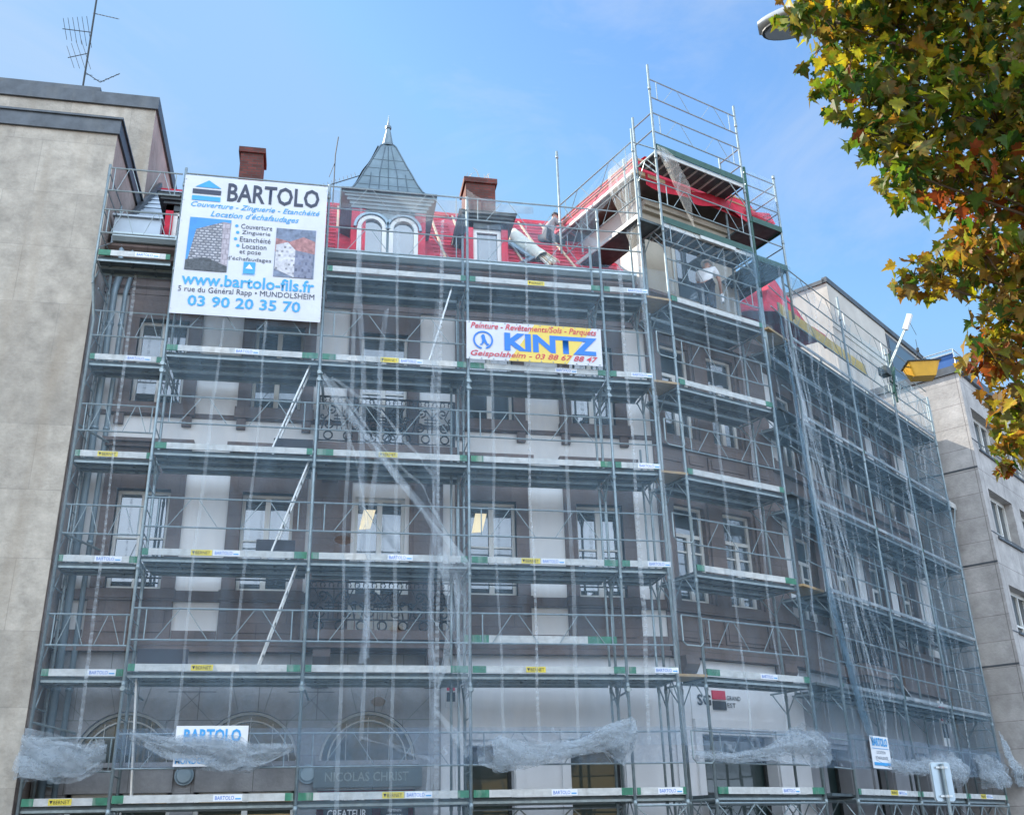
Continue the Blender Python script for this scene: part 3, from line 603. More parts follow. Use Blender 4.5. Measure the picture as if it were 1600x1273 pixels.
    b.box(s0-.08,s1+.08,d0-.08,d1,12.98,13.14); b.box(s0+.004,s1+.10,d0-.06,d1,15.2,15.3); b.box(s0+.004,s1+.16,d0-.12,d1,15.55,15.66); b.box(s0+.004,s1+.22,d0-.2,d1,15.66,15.8)
    b.build('tower_wall',['buff','cream'],r)
    b=MB(FC); b.box(1.35,2.65,1.24,1.27,13.35,14.95); w=b.build('tower_window','beige_frame',r); p=MB(FC); p.box(1.45,2.55,1.225,1.235,13.45,14.85); p.build('pane','pane',w)
    b=MB(FC); e0,e1,f0,f1=-.08,4.0,.74,5.1; prof=[(0,16.2),(.15,16.74),(.5,17.0),(.85,17.3),(1.25,17.7)]
    for (a,za),(c,zc) in zip(prof[:-1],prof[1:]):
        P=[(e0+a,f0+a,za),(e1-a,f0+a,za),(e1-a,f1-a*2-(.9 if a else 0),za),(e0+a,f1-a*2-(.9 if a else 0),za)]; Q=[(e0+c,f0+c,zc),(e1-c,f0+c,zc),(e1-c,f1-c*2-.9,zc),(e0+c,f1-c*2-.9,zc)]
        b.add(P+Q,[(k,(k+1)%4,(k+1)%4+4,k+4) for k in range(4)])
    c=1.25; b.quad((e0+c,f0+c,17.7),(e1-c,f0+c,17.7),(e1-c,f1-c*2-.9,17.7),(e0+c,f1-c*2-.9,17.7)); b.grid(lambda u,v:(e0+.3+(e1-e0-.3)*u,f0-.07+.03*math.sin(u*17),16.2-(.34-.10*u+.05*math.sin(u*11))*v),20,2)
    b.add([(e0,f0,16.19),(e1,f0,16.19),(e1,f1,16.19),(e0,f1,16.19)],[(3,2,1,0)],1)
    for z,q in ((16.42,.05),(16.66,.12),(16.92,.36)): b.tube([(e0+q,f1-q*2-.9,z+.03),(e0+q,f0+q,z+.03),(e1-q,f0+q,z+.03)],.022,4,2)
    b.box(e0-.03,e0+.02,f0-.05,f1,16.13,16.2,3); b.box(e0-.06,e1,f0-.06,f0+.04,16.10,16.2,2)
    trf=b.build('tower_roof',['redmem','darkwood','batten','frame'],r)
    b=MB(FC)
    def lip(u,v): s=1.6+2.75*u; return (s,.68-.10*v+.05*math.sin(s*4)*v,16.24-.42*v+.08*math.sin(s*3.1)+(.12*u))
    b.grid(lip,24,4); b.tube([(3.4,.62,16.1),(3.9,.62,16.05),(4.2,.62,15.98),(4.35,.7,15.85)],.13,7); b.build('loose_membrane','redmem',trf,True)
    # red sheeted dormer roof above the side street and ochre boarding
    b=MB(FR); apex=Vector((2.45,1.35,15.68)); base=[(.2,1.05,13.6),(1.6,.74,13.95),(3.95,.72,13.98),(4.4,1.5,14.3),(4.4,3,14.3),(.2,3,14.0)]
    n=len(base)
    def bell(k,t):
        p=Vector(base[k]); h=t**1.5; q=p.lerp(apex,t); q.z=p.z+(apex.z-p.z)*h+.06*math.sin(9*t+k); return tuple(q)
    for k in range(n):
        for i in range(8): b.quad(bell(k,i/8),bell((k+1)%n,i/8),bell((k+1)%n,(i+1)/8),bell(k,(i+1)/8))
    b.tube([(3.0,.76,13.98),(3.7,.74,13.98),(4.1,.8,13.95)],.12,8); b.build('sheeted_dormer_roof','redmem',r,True)
    b=MB(FR); b.box(.9,6.1,.60,.64,13.62,13.95); b.build('fascia_board','ochre',r)
    b=MB(FR); b.add([(.55,1.0,13.15),(9.7,1.0,13.15),(9.7,2.78,14.2),(.55,5,14.2)],[(0,1,2,3)]); b.add([(.55,5,14.2),(9.7,2.78,14.2),(9.7,2.78,0),(.55,5,0)],[(0,1,2,3)]); b.build('side_roof','slate',r)
    # downpipes at the left end
    for x,yy,q in ((-7.22,1.36,.07),(-7.0,1.38,.05)):
        b=MB(); b.tube([(x,yy,0),(x,yy,12.3),(x+.08,yy-.1,12.6),(x+.1,1.0,13.2)],q,8)
        for z in (4.2,6.9,9.2,11.5): b.tube([(x,yy,z),(x,yy,z+.06)],q+.015,8)
        b.build('downpipe','zinc',r,True)
old_building()
# ------------------------------------------------------------------ neighbours
def neighbours():
    r=thing('stone_clad_building','grey beige stone clad building with dark flat roof edges left of the scaffolding','building',(-7.45,.6,0))
    b=MB(); b.box(-22,0,0,14,0,15.65)
    o=b.build('wall',['concrete','concside'],r)
    for p in o.data.polygons:
        if p.normal.x>.5: p.material_index=1
    b=MB(); b.box(-22,.05,-.06,14,15.65,16.0); b.box(-22,.09,-.1,14,16.0,16.05); b.box(-22,-.45,.9,1.0,16.35,16.55); 
    for x in (-3.2,-1.4,-.6): b.box(x-.03,x+.03,.92,.98,16.05,16.35)
    b.build('roof_edge','coping',r)
    b=MB(); b.box(-22,0,3.4,14.1,15.9,19.05); u=b.build('upper_block',['concrete','concside'],r)
    for p in u.data.polygons:
        if p.normal.x>.5: p.material_index=1
    b=MB(); b.box(-22,.06,3.33,14.2,19.05,19.42); b.box(-22,-1.55,3.9,14,19.42,20.0); b.build('roof_edge','coping',u)
    b=MB(); b.box(-.75,-.35,-.04,.02,2.2,2.75); 
    for k in range(8): b.box(-.73,-.37,-.06,-.04,2.24+k*.065,2.27+k*.065,1)
    b.build('vent_grille',['coping','alu'],r)
    # right: concrete panel building
    r=thing('concrete_panel_building','pale concrete panel office building with strip windows right of the scaffolding','building',(0,0,0))
    T=FR@Matrix.Translation((9.8,-.82,0)); rows=[(3.8,5.1),(6.65,8.0),(9.4,10.9),(12.12,13.5)]; ops=[]
    for a,c in rows:
        for k in range(5): ops.append((.55+k*2.95,2.75+k*2.95,a,c))
    b=MB(T); wall_open(b,0,16,0,14.65,0,ops,dep=.35); b.build('street_wall','panels',r)
    b=MB(T); b.quad((0,13,0),(0,0,0),(0,0,14.65),(0,13,14.65)); b.quad((0,0,14.65),(16,0,14.65),(16,13,14.65),(0,13,14.65)); 
    b.build('end_wall','panels_end',r)
    b=MB(T); b.box(-.06,16,-.10,.0,14.5,14.78); b.box(-.07,0,-.1,13,14.5,14.74)
    for z in (5.72,8.57,11.42): b.box(-.012,-.002,0,13,z,z+.05); b.box(0,16,-.012,-.002,z+.9,z+.93)
    b.build('roof_edge','coping',r)
    for a,c in rows:
        for k in range(3):
            x0=.55+k*2.95; b=MB(T); y=.24
            for x in (x0,x0+.72,x0+1.44,x0+2.13): b.box(x,x+.07,y,y+.08,a,c)
            b.box(x0+.07,x0+2.13,y+.003,y+.077,a,a+.07); b.box(x0+.07,x0+2.13,y+.003,y+.077,c-.12,c); b.box(x0+.07,x0+1.44,y+.006,y+.07,a+.3,a+.36)
            w=b.build('window','frame',r); p=MB(T); p.quad((x0,y+.06,a),(x0+2.2,y+.06,a),(x0+2.2,y+.06,c),(x0,y+.06,c)); p.build('pane','pane',w)
            b=MB(T); b.box(x0-.05,x0+2.25,-.06,.24,a-.06,a); b.build('sill','coping',w)
    r=thing('rooftop_storey_block','set back rooftop storey with patchy rough plaster behind the side street scaffolding','building',(0,0,0))
    T=FR@Matrix.Translation((9.8,2.82,0)); b=MB(T); b.box(0,14,0,10,14.5,19.1)
    o=b.build('wall',['rough','buffpale'],r)
    for p in o.data.polygons:
        p.material_index=1
        if abs((p.normal-FR.to_3x3()@Vector((0,-1,0))).length)<.2: p.material_index=0
    b=MB(T); b.box(-.06,14,-.08,.1,19.1,19.3); b.box(-.06,.1,0,10,19.1,19.24); b.build('roof_edge','coping',r)
    b=MB(T); b.box(0,4.9,-.03,.0,17.4,19.1); b.build('smooth_render_band','buffpale',r)
    b=MB(T); b.box(4.95,14,-.04,.02,16.4,18.95); w=b.build('window_strip','coping',r); p=MB(T); p.box(5.1,13,-.055,-.045,16.6,18.8); p.build('pane','pane',w)
    b=MB(FR); b.box(9.9,10.7,-.75,.0,14.78,15.2)
    tag(b.build('roof_casing','bluebox'),'dark blue sheet metal casing on the roof corner of the concrete building','roof casing')
    b=MB(FR); b.tube([(9.85,-.8,14.75),(9.85,-.8,15.32),(9.85,.1,15.32),(9.85,.1,14.75)],.02,5); b.tube([(9.85,-.8,15.2),(9.85,.1,15.2)],.02,5); b.tube([(9.85,-.8,15.32),(12,-.8,15.32),(12,-.8,14.75)],.02,5)
    tag(b.build('roof_guard_rail','alu'),'thin pale guard rail round the blue casing on the roof','railing')
    # house across the street, seen in the panes
    r=thing('ochre_house','sunlit ochre house across the street mirrored in the shop panes','building',(0,-34,0))
    ops=[]
    for k in range(8):
        for z in (1.0,4.6,8.0): ops.append((-21+k*5.4,-19.4+k*5.4,z,z+2.1))
    b=MB(Matrix.Rotation(math.pi,4,'Z')); wall_open(b,-24,24,0,11.5,0,ops,dep=.25); b.box(-24,24,.3,10,0,11.45); b.build('wall','opp',r)
    b=MB(); b.add([(-24.5,.5,11.5),(24.5,.5,11.5),(24.5,-10,11.5),(-24.5,-10,11.5),(-24.5,-5,14.5),(24.5,-5,14.5)],[(0,4,5,1),(2,5,4,3),(0,3,4),(1,5,2)]); b.build('roof','opproof',r)
    b=MB(Matrix.Rotation(math.pi,4,'Z'))
    for o in ops: b.box(o[0],o[1],.14,.24,o[2],o[3]); 
    b.build('window','shopglass',r)
neighbours()
# ------------------------------------------------------------------ scaffolding
PR=.028
def pole(root,pts,r=PR,name='standard',mat='steel',joints=True):
    b=MB(); b.tube(pts,r,8)
    if joints:
        a,c=Vector(pts[0]),Vector(pts[-1]); n=int((c-a).length/2)
        for k in range(1,n+1):
            p=a.lerp(c,min(1,(2*k+.12)/(c-a).length)); b.tube([p-Vector((0,0,.05)),p+Vector((0,0,.05))],r+.008,8)
    return b.build(name,mat,root,True)
stick=0
def deck(root,x0,x1,z,y0=.04,y1=.68,toe=True,y_toe=-.005,style=None,inner=True,hatch=False,lean=0,green=.32,th=.06,tm='toe'):
    global stick
    b=MB(); n=2; w=(y1-y0)/n
    for k in range(n):
        a=y0+k*w; b.box(x0+.03,x1-.03,a+.008,a+w-.008,z-.125,z-.07)
        for q in range(int((x1-x0)/.42)): 
            xx=x0+.2+q*.42; b.box(xx,xx+.05,a+.03,a+w-.03,z-.15,z-.125)
        b.box(x0+.03,x1-.03,a+.008,a+.03,z-.165,z-.125,1); b.box(x0+.03,x1-.03,a+w-.03,a+w-.008,z-.165,z-.125,1)
    if inner:
        b.box(x0+.06,x1-.06,y1+.10,y1+.40,z-.125,z-.075); b.box(x0+.06,x1-.06,y1+.09,y1+.10,z-.17,z-.06,1); b.box(x0+.06,x1-.06,y1+.40,y1+.415,z-.17,z-.05,1)
    d=b.build('deck',['deck','steel'],root)
    if toe:
        b=MB(); g=min(green,(x1-x0)*.16); g0=g*rnd.uniform(.3,1.1); g1=g*rnd.uniform(.3,1.1); za,zb=z-.065,z-.065+2*th
        b.box(x0+.04,x0+.04+g0,y_toe-.025,y_toe,za,zb,1); b.box(x0+.04+g0,x1-.04-g1,y_toe-.025,y_toe,za,zb,0); b.box(x1-.04-g1,x1-.04,y_toe-.025,y_toe,za,zb,1)
        st=style if style is not None else stick%4; stick+=1
        xm=x0+(x1-x0)*rnd.uniform(.42,.62); yt=y_toe-.028
        if tm!='toe': st=9
        if st in(0,2): b.box(xm,xm+.46,yt-.002,y_toe-.025,z-.055,z+.045,2)
        if st in(1,2): b.box(xm-.38,xm-.02,yt-.002,y_toe-.025,z-.055,z+.045,3)
        b.build('toe_board',[tm,'green','whitesticker','yellow'],d)
        if st in(0,2): text('BARTOLO',d,'blueink',xm+.03,xm+.33,z-.035,z+.025,yt-.005); b=MB(); b.box(xm+.35,xm+.44,yt-.006,yt-.003,z-.03,z-.01); b.build('sticker_line','ltblue',d)
        if st in(1,2): text('BERNET',d,'ink',xm-.30,xm-.05,z-.035,z+.02,yt-.005); b=MB(); b.prism([(xm-.365,z+.02),(xm-.31,z+.02),(xm-.337,z-.035)],yt-.006,yt-.003); b.build('sticker_mark','ink',d)
    if hatch:
        b=MB(); s0,s1=hatch; b.box(s0,s1,.30+.0,.33,z+.06,z+.36); b.build('hatch','rubble',d)
    return d
def guard(root,x0,x1,z,y=0.0,vs=True,full=True):
    b=MB(); L=x1-x0; za,zb=z+.46,z+1.0; r=.017
    b.tube([(x0,y,za),(x1,y,za)],r,6); b.tube([(x0,y,zb),(x1,y,zb)],r,6)
    if vs:
        for t in (.08,.92): b.tube([(x0+t*L,y,za),(x0+t*L,y,zb)],.012,5)
        for a,c,up in ((.14,.27,1),(.31,.44,0),(.57,.70,1),(.74,.87,0)):
            b.tube([(x0+a*L,y,za if up else zb),(x0+c*L,y,zb if up else za)],.008,5)
    return b.build('guard_rail','steel',root)
def transom(root,x,z,y0=0,y1=.7,cons=.42,mat='steel'):
    b=MB(); b.tube([(x,y0,z-.15),(x,y1+cons,z-.15)],.022,6)
    b.tube([(x,y0+.02,z-.55),(x,y0+.3,z-.17)],.013,5); b.tube([(x,y1-.02,z-.55),(x,y1-.3,z-.17)],.013,5)
    if cons: b.tube([(x,y1,z-.62),(x,y1+cons-.05,z-.17)],.015,5)
    return b.build('bracket',mat,root)
def lattice(root,x0,x1,z,y,h=.42):
    b=MB(); n=max(2,int((x1-x0)/.45)); b.tube([(x0,y,z),(x1,y,z)],.022,6); b.tube([(x0,y,z-h),(x1,y,z-h)],.022,6)
    for k in range(n):
        a=x0+(x1-x0)*k/n; c=x0+(x1-x0)*(k+1)/n; b.tube([(a,y,z-(h if k%2 else 0)),(c,y,z-(0 if k%2 else h))],.013,5)
    return b.build('lattice_girder','steel',root)
X2,X3,X4,XE1,XE2=-5.863,-2.934,0.,2.904,3.868
def front_scaffold():
    r=thing('facade_scaffold','long six level tube scaffold with white and green toe boards along the front facade','scaffold')
    tops={X2:14.55,X3:14.45,X4:14.45,XE1:14.4,XE2:16.75}
    for x in (X2,X3,X4,XE1,XE2):
        pole(r,[(x,0,.02),(x,0,tops[x])]); pole(r,[(x,.7,.02),(x,.7,13.9 if x!=XE2 else 16.4)])
        b=MB(); b.box(x-.08,x+.08,-.08,.08,.13,.15); b.box(x-.08,x+.08,.62,.78,.13,.15); b.build('base_plate','steel',r)
        for k in range(1,7): transom(r,x,Lv(k))
    # doubled standards beside pole 4 and E1
    for x,z1 in ((X4-.12,12.6),(X4-.26,10.6),(XE1-.14,12.4),(XE2-.17,9.0)): pole(r,[(x,.62,.02),(x,.62,z1)],.024)
    bays=[(X2,X3),(X3,X4),(X4,XE1),(XE1,XE2+.02)]
    for i,(a,c) in enumerate(bays):
        for k in range(1,7):
            h=False
            if i==0 and k in (2,3,4): h={4:(-3.72,-2.98),3:(-3.9,-3.2),2:(-5.75,-4.9)}[k]
            deck(r,a,c,Lv(k),hatch=h,style=(0 if i==3 else None))
            if k<7: guard(r,a,c,Lv(k),vs=(i<3))
        guard(r,a,c,Lv(6)+1.0,vs=(i<3))
    b=MB(); z=4.95; b.box(X4+.1,XE1-.15,.02,.05,z-.06,z+.08); b.box(X4-.1,X4+.35,.015,.02,z-.06,z+.08,1); b.box(XE1-.7,XE1-.15,.015,.02,z-.06,z+.08,1); b.build('spare_toe_board',['toe','green'],r)
    lattice(r,X4,XE1,2.1,.7); lattice(r,XE1,XE2,2.1,0)
    # wall ties and couplers
    for x in (X2,X3,X4,XE1):
        for k in (2,4,5):
            b=MB(); z=Lv(k)+(1.5 if k==4 else -.35); b.tube([(x+.05,.0,z),(x+.12,1.46,z)],.02,6); b.tube([(x,-.05,z),(x,.08,z)],.045,6); b.build('wall_tie','steel',r)
    for x in (X2,X3,X4):
        for a,c in ((2.4,4.3),(4.5,6.3),(6.5,8.3),(8.5,10.3)):
            b=MB(); 
            for q in range(4): b.tube([(x,.0,a+.3+q*.45),(x,.7,a+.3+q*.45)],.012,5)
            b.build('frame_rung','steel',r)
    return r
front_scaffold()
def end_scaffold():
    r=thing('end_scaffold','narrow scaffold bay standing against the stone clad building at the left end','scaffold',(0,0,0))
    xa,xb=-7.36,-5.93
    pole(r,[(xa,.6,.02),(xa,.6,11.2),(xa,.05,11.9),(xa,.05,14.5)],joints=False); pole(r,[(xa+.05,1.25,.02),(xa+.05,1.25,14.3)]); pole(r,[(xb-.04,.62,.02),(xb-.04,.62,11.8)],.024); pole(r,[(xb-.02,1.25,.02),(xb-.02,1.25,14.2)])
    for k in range(1,7):
        y=.6 if k<6 else .04
        deck(r,xa,xb,Lv(k),y0=y+.03,y1=y+.62,y_toe=y-.005,inner=False,style=[1,0,0,1,0,0][k-1],green=.5)
        g=guard(r,xa,xb,Lv(k),y=y)
        b=MB()
        for z in (.5,1.0,1.5,1.9): b.tube([(xa,y,Lv(k)+z),(xa+.05,1.25,Lv(k)+z)],.014,5)
        b.tube([(xa,y,Lv(k)+.1),(xa+.05,1.25,Lv(k)+1.0)],.010,5); b.build('end_rail','steel',r)
        b=MB(); b.tube([(xa,y,Lv(k)-.15),(xa+.05,1.25,Lv(k)-.15)],.02,6); b.tube([(xa,y,Lv(k)-.7),(xa+.03,y+.35,Lv(k)-.16)],.014,5); b.build('bracket','steel',r)
    guard(r,xa,xb,Lv(6)+1.0,y=.04)
    for z in (3.6,6.9,9.0):
        b=MB(); b.tube([(xa,.6,z),(xa+.55,1.46,z-.1)],.022,6); b.build('wall_tie','steel',r)
end_scaffold()
def corner_scaffold():
    r=thing('corner_scaffold','tall tube scaffold rising in front of the corner tower with an open platform on top','scaffold',C1,RC)
    s2=2.79
    for s,d,z1 in ((0,0,18.85),(s2,0,18.75),(0,.7,17.75),(s2,.7,17.6),(.06,.06,12.5)): pole(r,[(s,d,.02),(s,d,z1)],mat='steel')
    pole(r,[(s2+.09,.02,13.2),(s2+.09,.02,16.9)],.045,mat='greendark'); pole(r,[(s2+.08,.02,11.4),(s2+.08,.02,13.4)],.04,mat='steel')
    for k in range(1,7):
        deck(r,0,s2,Lv(k),style=(0 if k in(1,2) else 3),inner=(k!=2)); 
        for s in (0,s2): transom(r,s,Lv(k))
        guard(r,0,s2,Lv(k))
        if k<6: # small end loop rail between the two scaffolds
            b=MB(); z=Lv(k); b.tube([(-.55,-.1,z+1.0),(-.55,-.1,z+.52),(-.48,-.1,z+.45),(-.12,-.1,z+.45),(-.05,-.1,z+.52),(-.05,-.1,z+1.0),(-.55,-.1,z+1.0)],.016,5); b.build('gap_rail','steel',r)
    for k in (7,8):
        z=Lv(k); b=MB(); b.box(.03,s2-.03,.02,.68,z-.12,z-.06)
        for q in range(9): b.box(.2+q*.28,.24+q*.28,.05,.66,z-.15,z-.12,1)
        b.box(.03,s2-.03,-.0,.03,z-.17,z-.07,1); dk=b.build('deck',['deck','toe'],r)
        b=MB(); b.box(.03,s2-.03,-.035,-.008,z-.07,z+.09); b.build('toe_board','greendark',dk)
        if k==7: b=MB(); b.box(1.1,2.2,-.04,-.037,z-.17,z-.08); b.build('label_strip','toe',dk)
        for s in (0,s2): transom(r,s,z,cons=0)
        b=MB(); b.tube([(0,0,z-.75),(.0,.45,z-.16)],.016,5); b.tube([(s2,0,z-.75),(s2-.5,0,z-.16)],.016,5); b.build('brace','steel',r)
        guard(r,0,s2,z)
    guard(r,0,s2,Lv(8)+1.0); guard(r,0,s2,Lv(6)+1.0)
    b=MB()
    for s in (0,s2):
        for z in (.5,1.0): b.tube([(s,0,Lv(8)+z),(s,.7,Lv(8)+z)],.018,6)
    b.build('end_rail','steel',r)
    # bay along the tower's left flank
    sl=-.6
    pole(r,[(sl,3.1,13.8),(sl,3.1,18.1)]); pole(r,[(sl+.66,3.1,13.8),(sl+.66,3.1,16.6)],.024); pole(r,[(sl+.66,.75,12.5),(sl+.66,.75,16.6)],.024)
    TL=Matrix(((0,1,0,sl),(1,0,0,0),(0,0,1,0),(0,0,0,1)))
    z=14.42; b=MB(); b.box(sl+.02,sl+.66,.1,3.1,z-.12,z-.06); b.box(sl-.03,sl,.1,3.1,z-.1,z+.0,1); b.build('deck',['deck','toe'],r)
    for zz in (z+.46,z+1.0,z+1.46,z+2.0):
        b=MB(); b.tube([(sl,.07,zz),(sl,3.1,zz)],.017,6)
        if zz in (z+.46,z+1.46):
            for t0,t1,up in ((.1,.1,2),(.14,.27,1),(.31,.44,0),(.57,.70,1),(.74,.87,0),(.92,.92,2)):
                b.tube([(sl,.07+3*t0,zz if up else zz+.54),(sl,.07+3*t1,zz+.54 if up else zz)],.009,5)
        b.build('guard_rail','steel',r)
    b=MB(); b.tube([(sl,.1,15.42),(0,.05,15.42)],.016,5); b.tube([(sl,.1,16.4),(0,.05,16.4)],.016,5); b.tube([(sl,.1,14.9),(0,.05,14.9)],.016,5); b.build('gap_rail','steel',r)
    # return bay on the right flank
    sr=3.9
    for d in (0,2.9): pole(r,[(sr,d,12.9),(sr,d,16.95)])
    pole(r,[(s2+.45,2.9,12.9),(s2+.45,2.9,16.2)],.024)
    for z in (14.35,15.45):
        b=MB(); b.box(s2+.15,sr,0,2.9,z-.1,z-.05); b.box(sr,sr+.03,0,2.9,z-.15,z+.0,1); b.box(s2+.12,sr,-.03,0,z-.15,z-.0,1); b.build('deck',['deck','greendark'],r)
    for zz in (14.9,15.9,16.4,16.75):
        b=MB(); b.tube([(s2+.05,0,zz-.02),(sr,0,zz-.02),(sr,.03,zz-.02),(sr,2.9,zz)],.016,6)
        if zz in(14.9,16.4): b.tube([(sr,.2,zz-.45),(sr,1.4,zz)],.01,5); b.tube([(sr,1.6,zz),(sr,2.7,zz-.45)],.01,5)
        b.build('guard_rail','steel',r)
    b=MB()
    for q in range(5): b.box(s2+.3+q*.15,s2+.33+q*.15,.05,2.85,14.18,14.25)
    b.build('deck_rib','deck',r)
    # timber fillers between front and corner scaffold
    for k in (2,4,5,6):
        z=Lv(k)-.05; b=MB(); b.add([(-.58,.1,z),(.03,-.03,z),(.05,.62,z),(-.42,.72,z),(-.58,.1,z-.05),(.03,-.03,z-.05),(.05,.62,z-.05),(-.42,.72,z-.05)],[(0,1,2,3),(7,6,5,4),(0,4,5,1),(1,5,6,2),(2,6,7,3),(3,7,4,0)]); b.build('filler_plank','wood',r)
    lattice(r,0,s2,2.12,0); lattice(r,0,s2,2.12,.7)
corner_scaffold()
def side_scaffold():
    r=thing('side_street_scaffold','tube scaffold running back along the side street under dense grey nets','scaffold',R1,RR)
    xs=[0,3.26,6.2,9.1]
    for i,x in enumerate(xs):
        pole(r,[(x,0,.02),(x,0,[14.35,14.8,14.3,13.7][i])],.032); pole(r,[(x,.7,.02),(x,.7,13.2)])
        for k in range(1,7): transom(r,x,Lv(k))
    for x in (1.6,4.7,7.6): pole(r,[(x,.72,2.4),(x,.72,12.8)],.022)
    bays=list(zip(xs[:-1],xs[1:]))
    for i,(a,c) in enumerate(bays):
        for k in range(1,7):
            deck(r,a,c,Lv(k),style=(2 if k==1 else 3),green=.2 if k==1 else .02,th=.055 if k==1 else .035,tm='toe' if k==1 else 'edgegrey'); guard(r,a,c,Lv(k),vs=(k in(1,6)))
        guard(r,a,c,Lv(6)+1.0,vs=(i<2)); lattice(r,a,c,2.12,0,.5)
    for k in range(1,7):
        b=MB(); z=Lv(k)
        for q in (.35,.8,1.25,1.7): b.tube([(9.1,0,z+q),(9.1,.7,z+q+(.05 if q<1 else 0))],.014,5)
        b.tube([(9.1,0,z+.1),(9.1,.7,z+.9)],.010,5); b.build('end_rail','steel',r)
        b=MB(); b.tube([(9.1,-.05,z-.85),(9.1+.45,-.02,z-.15)],.018,5) if k==5 else b.tube([(9.1,.7,z-.6),(9.1,.35,z-.15)],.014,5); b.build('brace','steel',r)
    b=MB(); b.box(9.1,9.75,.02,.66,Lv(5)-.12,Lv(5)-.06); b.box(9.1,9.75,-.01,.02,Lv(5)-.15,Lv(5)+.02,1); b.build('cantilever_deck',['deck','toe'],r)
    # link to the corner scaffold
    for k in range(1,7):
        z=Lv(k)-.05; b=MB(); b.box(-.95,0,.08,.6,z-.05,z); b.build('filler_plank','wood' if k in(3,6) else 'deck',r)
        b=MB()
        for q in (.46,1.0): b.tube([(-1.0,-.07,z+q),(0,0,z+q)],.015,5)
        b.build('gap_rail','steel',r)
    b=MB(); b.box(2.0,4.0,1.0,1.05,4.2,4.28); b.bar((3.4,.2,4.9),(5.6,.55,4.3),.1,.04); b.build('loose_plank','toe',r)
side_scaffold()
# ------------------------------------------------------------------ ladders
def ladder(label,p,q,w=.34,T=None):
    r=thing('ladder',label,'ladder',(T@Vector(p)) if T else p,0,'aluminium scaffold ladders')
    o=Vector(p); d=Vector(q)-o; n=int(d.length/.28)
    for s in (-1,1):
        b=MB(); off=Vector((0,s*w/2,0)); b.bar(off,off+d,.07,.03); b.build('stile','alu',r)
    b=MB()
    for k in range(1,n): c=d*(k/n); b.tube([c+Vector((0,-w/2,0)),c+Vector((0,w/2,0))],.016,5)
    b.build('rungs','alu',r)
ladder('slanting ladder below the dark hatch at the fourth deck of the second scaffold bay',(-3.62,.35,6.5),(-2.97,.35,8.5))
ladder('slanting ladder between the fourth deck and the fifth deck below the large white banner',(-3.74,.35,8.5),(-3.05,.35,10.5))
ladder('lowest slanting ladder between the second deck and the third deck of the second bay',(-3.73,.35,4.42),(-3.12,.35,6.38))
ladder('slanting ladder just left of the yellow and white banner under the roof edge',(-.80,.35,10.45),(-.28,.35,12.38))
ladder('upright ladder standing on the lowest deck left of the small blue lettered sign',(-5.58,.35,2.36),(-5.72,.35,4.4),.1)
# ------------------------------------------------------------------ nets
def netsheet(name,label,path,z0,z1,mat,T=None,amp=.03,seams=(),seed=0,cell=.22,sag_top=0,seam_w=.07,group='scaffold nets',folds=0):
    """cloth sheet hung along path [(x,y),...] between z0 and z1 (z1 may be a function of u)"""
    L=[0]
    for a,c in zip(path[:-1],path[1:]): L.append(L[-1]+math.dist(a,c))
    tot=L[-1]
    def at(u):
        t=u*tot
        for i in range(len(path)-1):
            if t<=L[i+1]+1e-9:
                k=(t-L[i])/(L[i+1]-L[i]); a,c=path[i],path[i+1]; n=Vector((c[1]-a[1],-(c[0]-a[0]))).normalized()
                return a[0]+(c[0]-a[0])*k,a[1]+(c[1]-a[1])*k,n
    zt=z1 if callable(z1) else (lambda u:z1)
    zb=z0 if callable(z0) else (lambda u:z0)
    def P(u,v,o=0):
        x,y,n=at(min(1,max(0,u))); z=zb(u)+(zt(u)-zb(u))*v
        w=amp*(noise.noise((x*1.3+seed,z*.55,seed))+.5*noise.noise((x*3.1,z*1.4+seed,2))); w=w*1.4+.012*math.sin(x*7+z*2)*amp/.03
        return (x+n.x*(w+.05+o),y+n.y*(w+.05+o),z)
    b=MB(T); b.grid(P,max(3,int(tot/cell)),max(3,int((zt(.5)-zb(.5))/cell)))
    s=b.build(name,mat,None,True); tag(s,label,'net',group)
    for i,u in enumerate(seams):
        b=MB(T); w=(seam_w*rnd.uniform(.7,1.2))/tot/2; r=random.Random(seed*31+i); ph=r.uniform(0,9); am=r.uniform(.012,.03)/tot; tilt=r.uniform(-.22,.12)/tot
        def S(a,v): 
            uu=u+tilt*(v-.5)+am*(1.3*math.sin(v*6+ph)+.6*math.sin(v*17+ph*2)+.25*math.sin(v*37+ph)); return P(min(1,max(0,uu+(a-.5)*2*w*(.9+.18*math.sin(v*9+ph)))),v,.012)
        b.grid(S,1,70); b.build('seam','seambar' if (i+seed)%4==1 else 'seam',s,True)
    for i in range(folds):
        r=random.Random(seed*57+i); b=MB(T); u0=r.uniform(.05,.95); u1=u0+r.uniform(-.25,.25); w=r.uniform(.02,.06)/tot; v0=r.uniform(0,.3); v1=r.uniform(.6,1)
        b.grid(lambda a,v:P(min(1,max(0,u0+(u1-u0)*v+.012*math.sin(v*13)+(a-.5)*2*w)),v0+(v1-v0)*v,.012),1,40); b.build('fold','fold',s,True)
    return s
netsheet('scaffold_net','pale see-through net hung over the narrow left end scaffold bay',[(-7.40,.57),(-6.0,.57)],3.0,12.5,'netthin',seams=[.56],seed=1)
netsheet('scaffold_net','see-through net over the second bay below the large white banner',[(X2,-.0),(X3,-.0)],3.0,11.2,'net',seams=[.33,.62],seed=2)
netsheet('scaffold_net','see-through net in front of the iron balconies in the third bay',[(X3,-.0),(X4,-.0)],1.95,lambda u:13.72+.55*abs(math.sin(u*7+.8))*.5,'net',seams=[.22,.52,.80],seed=3,folds=4)
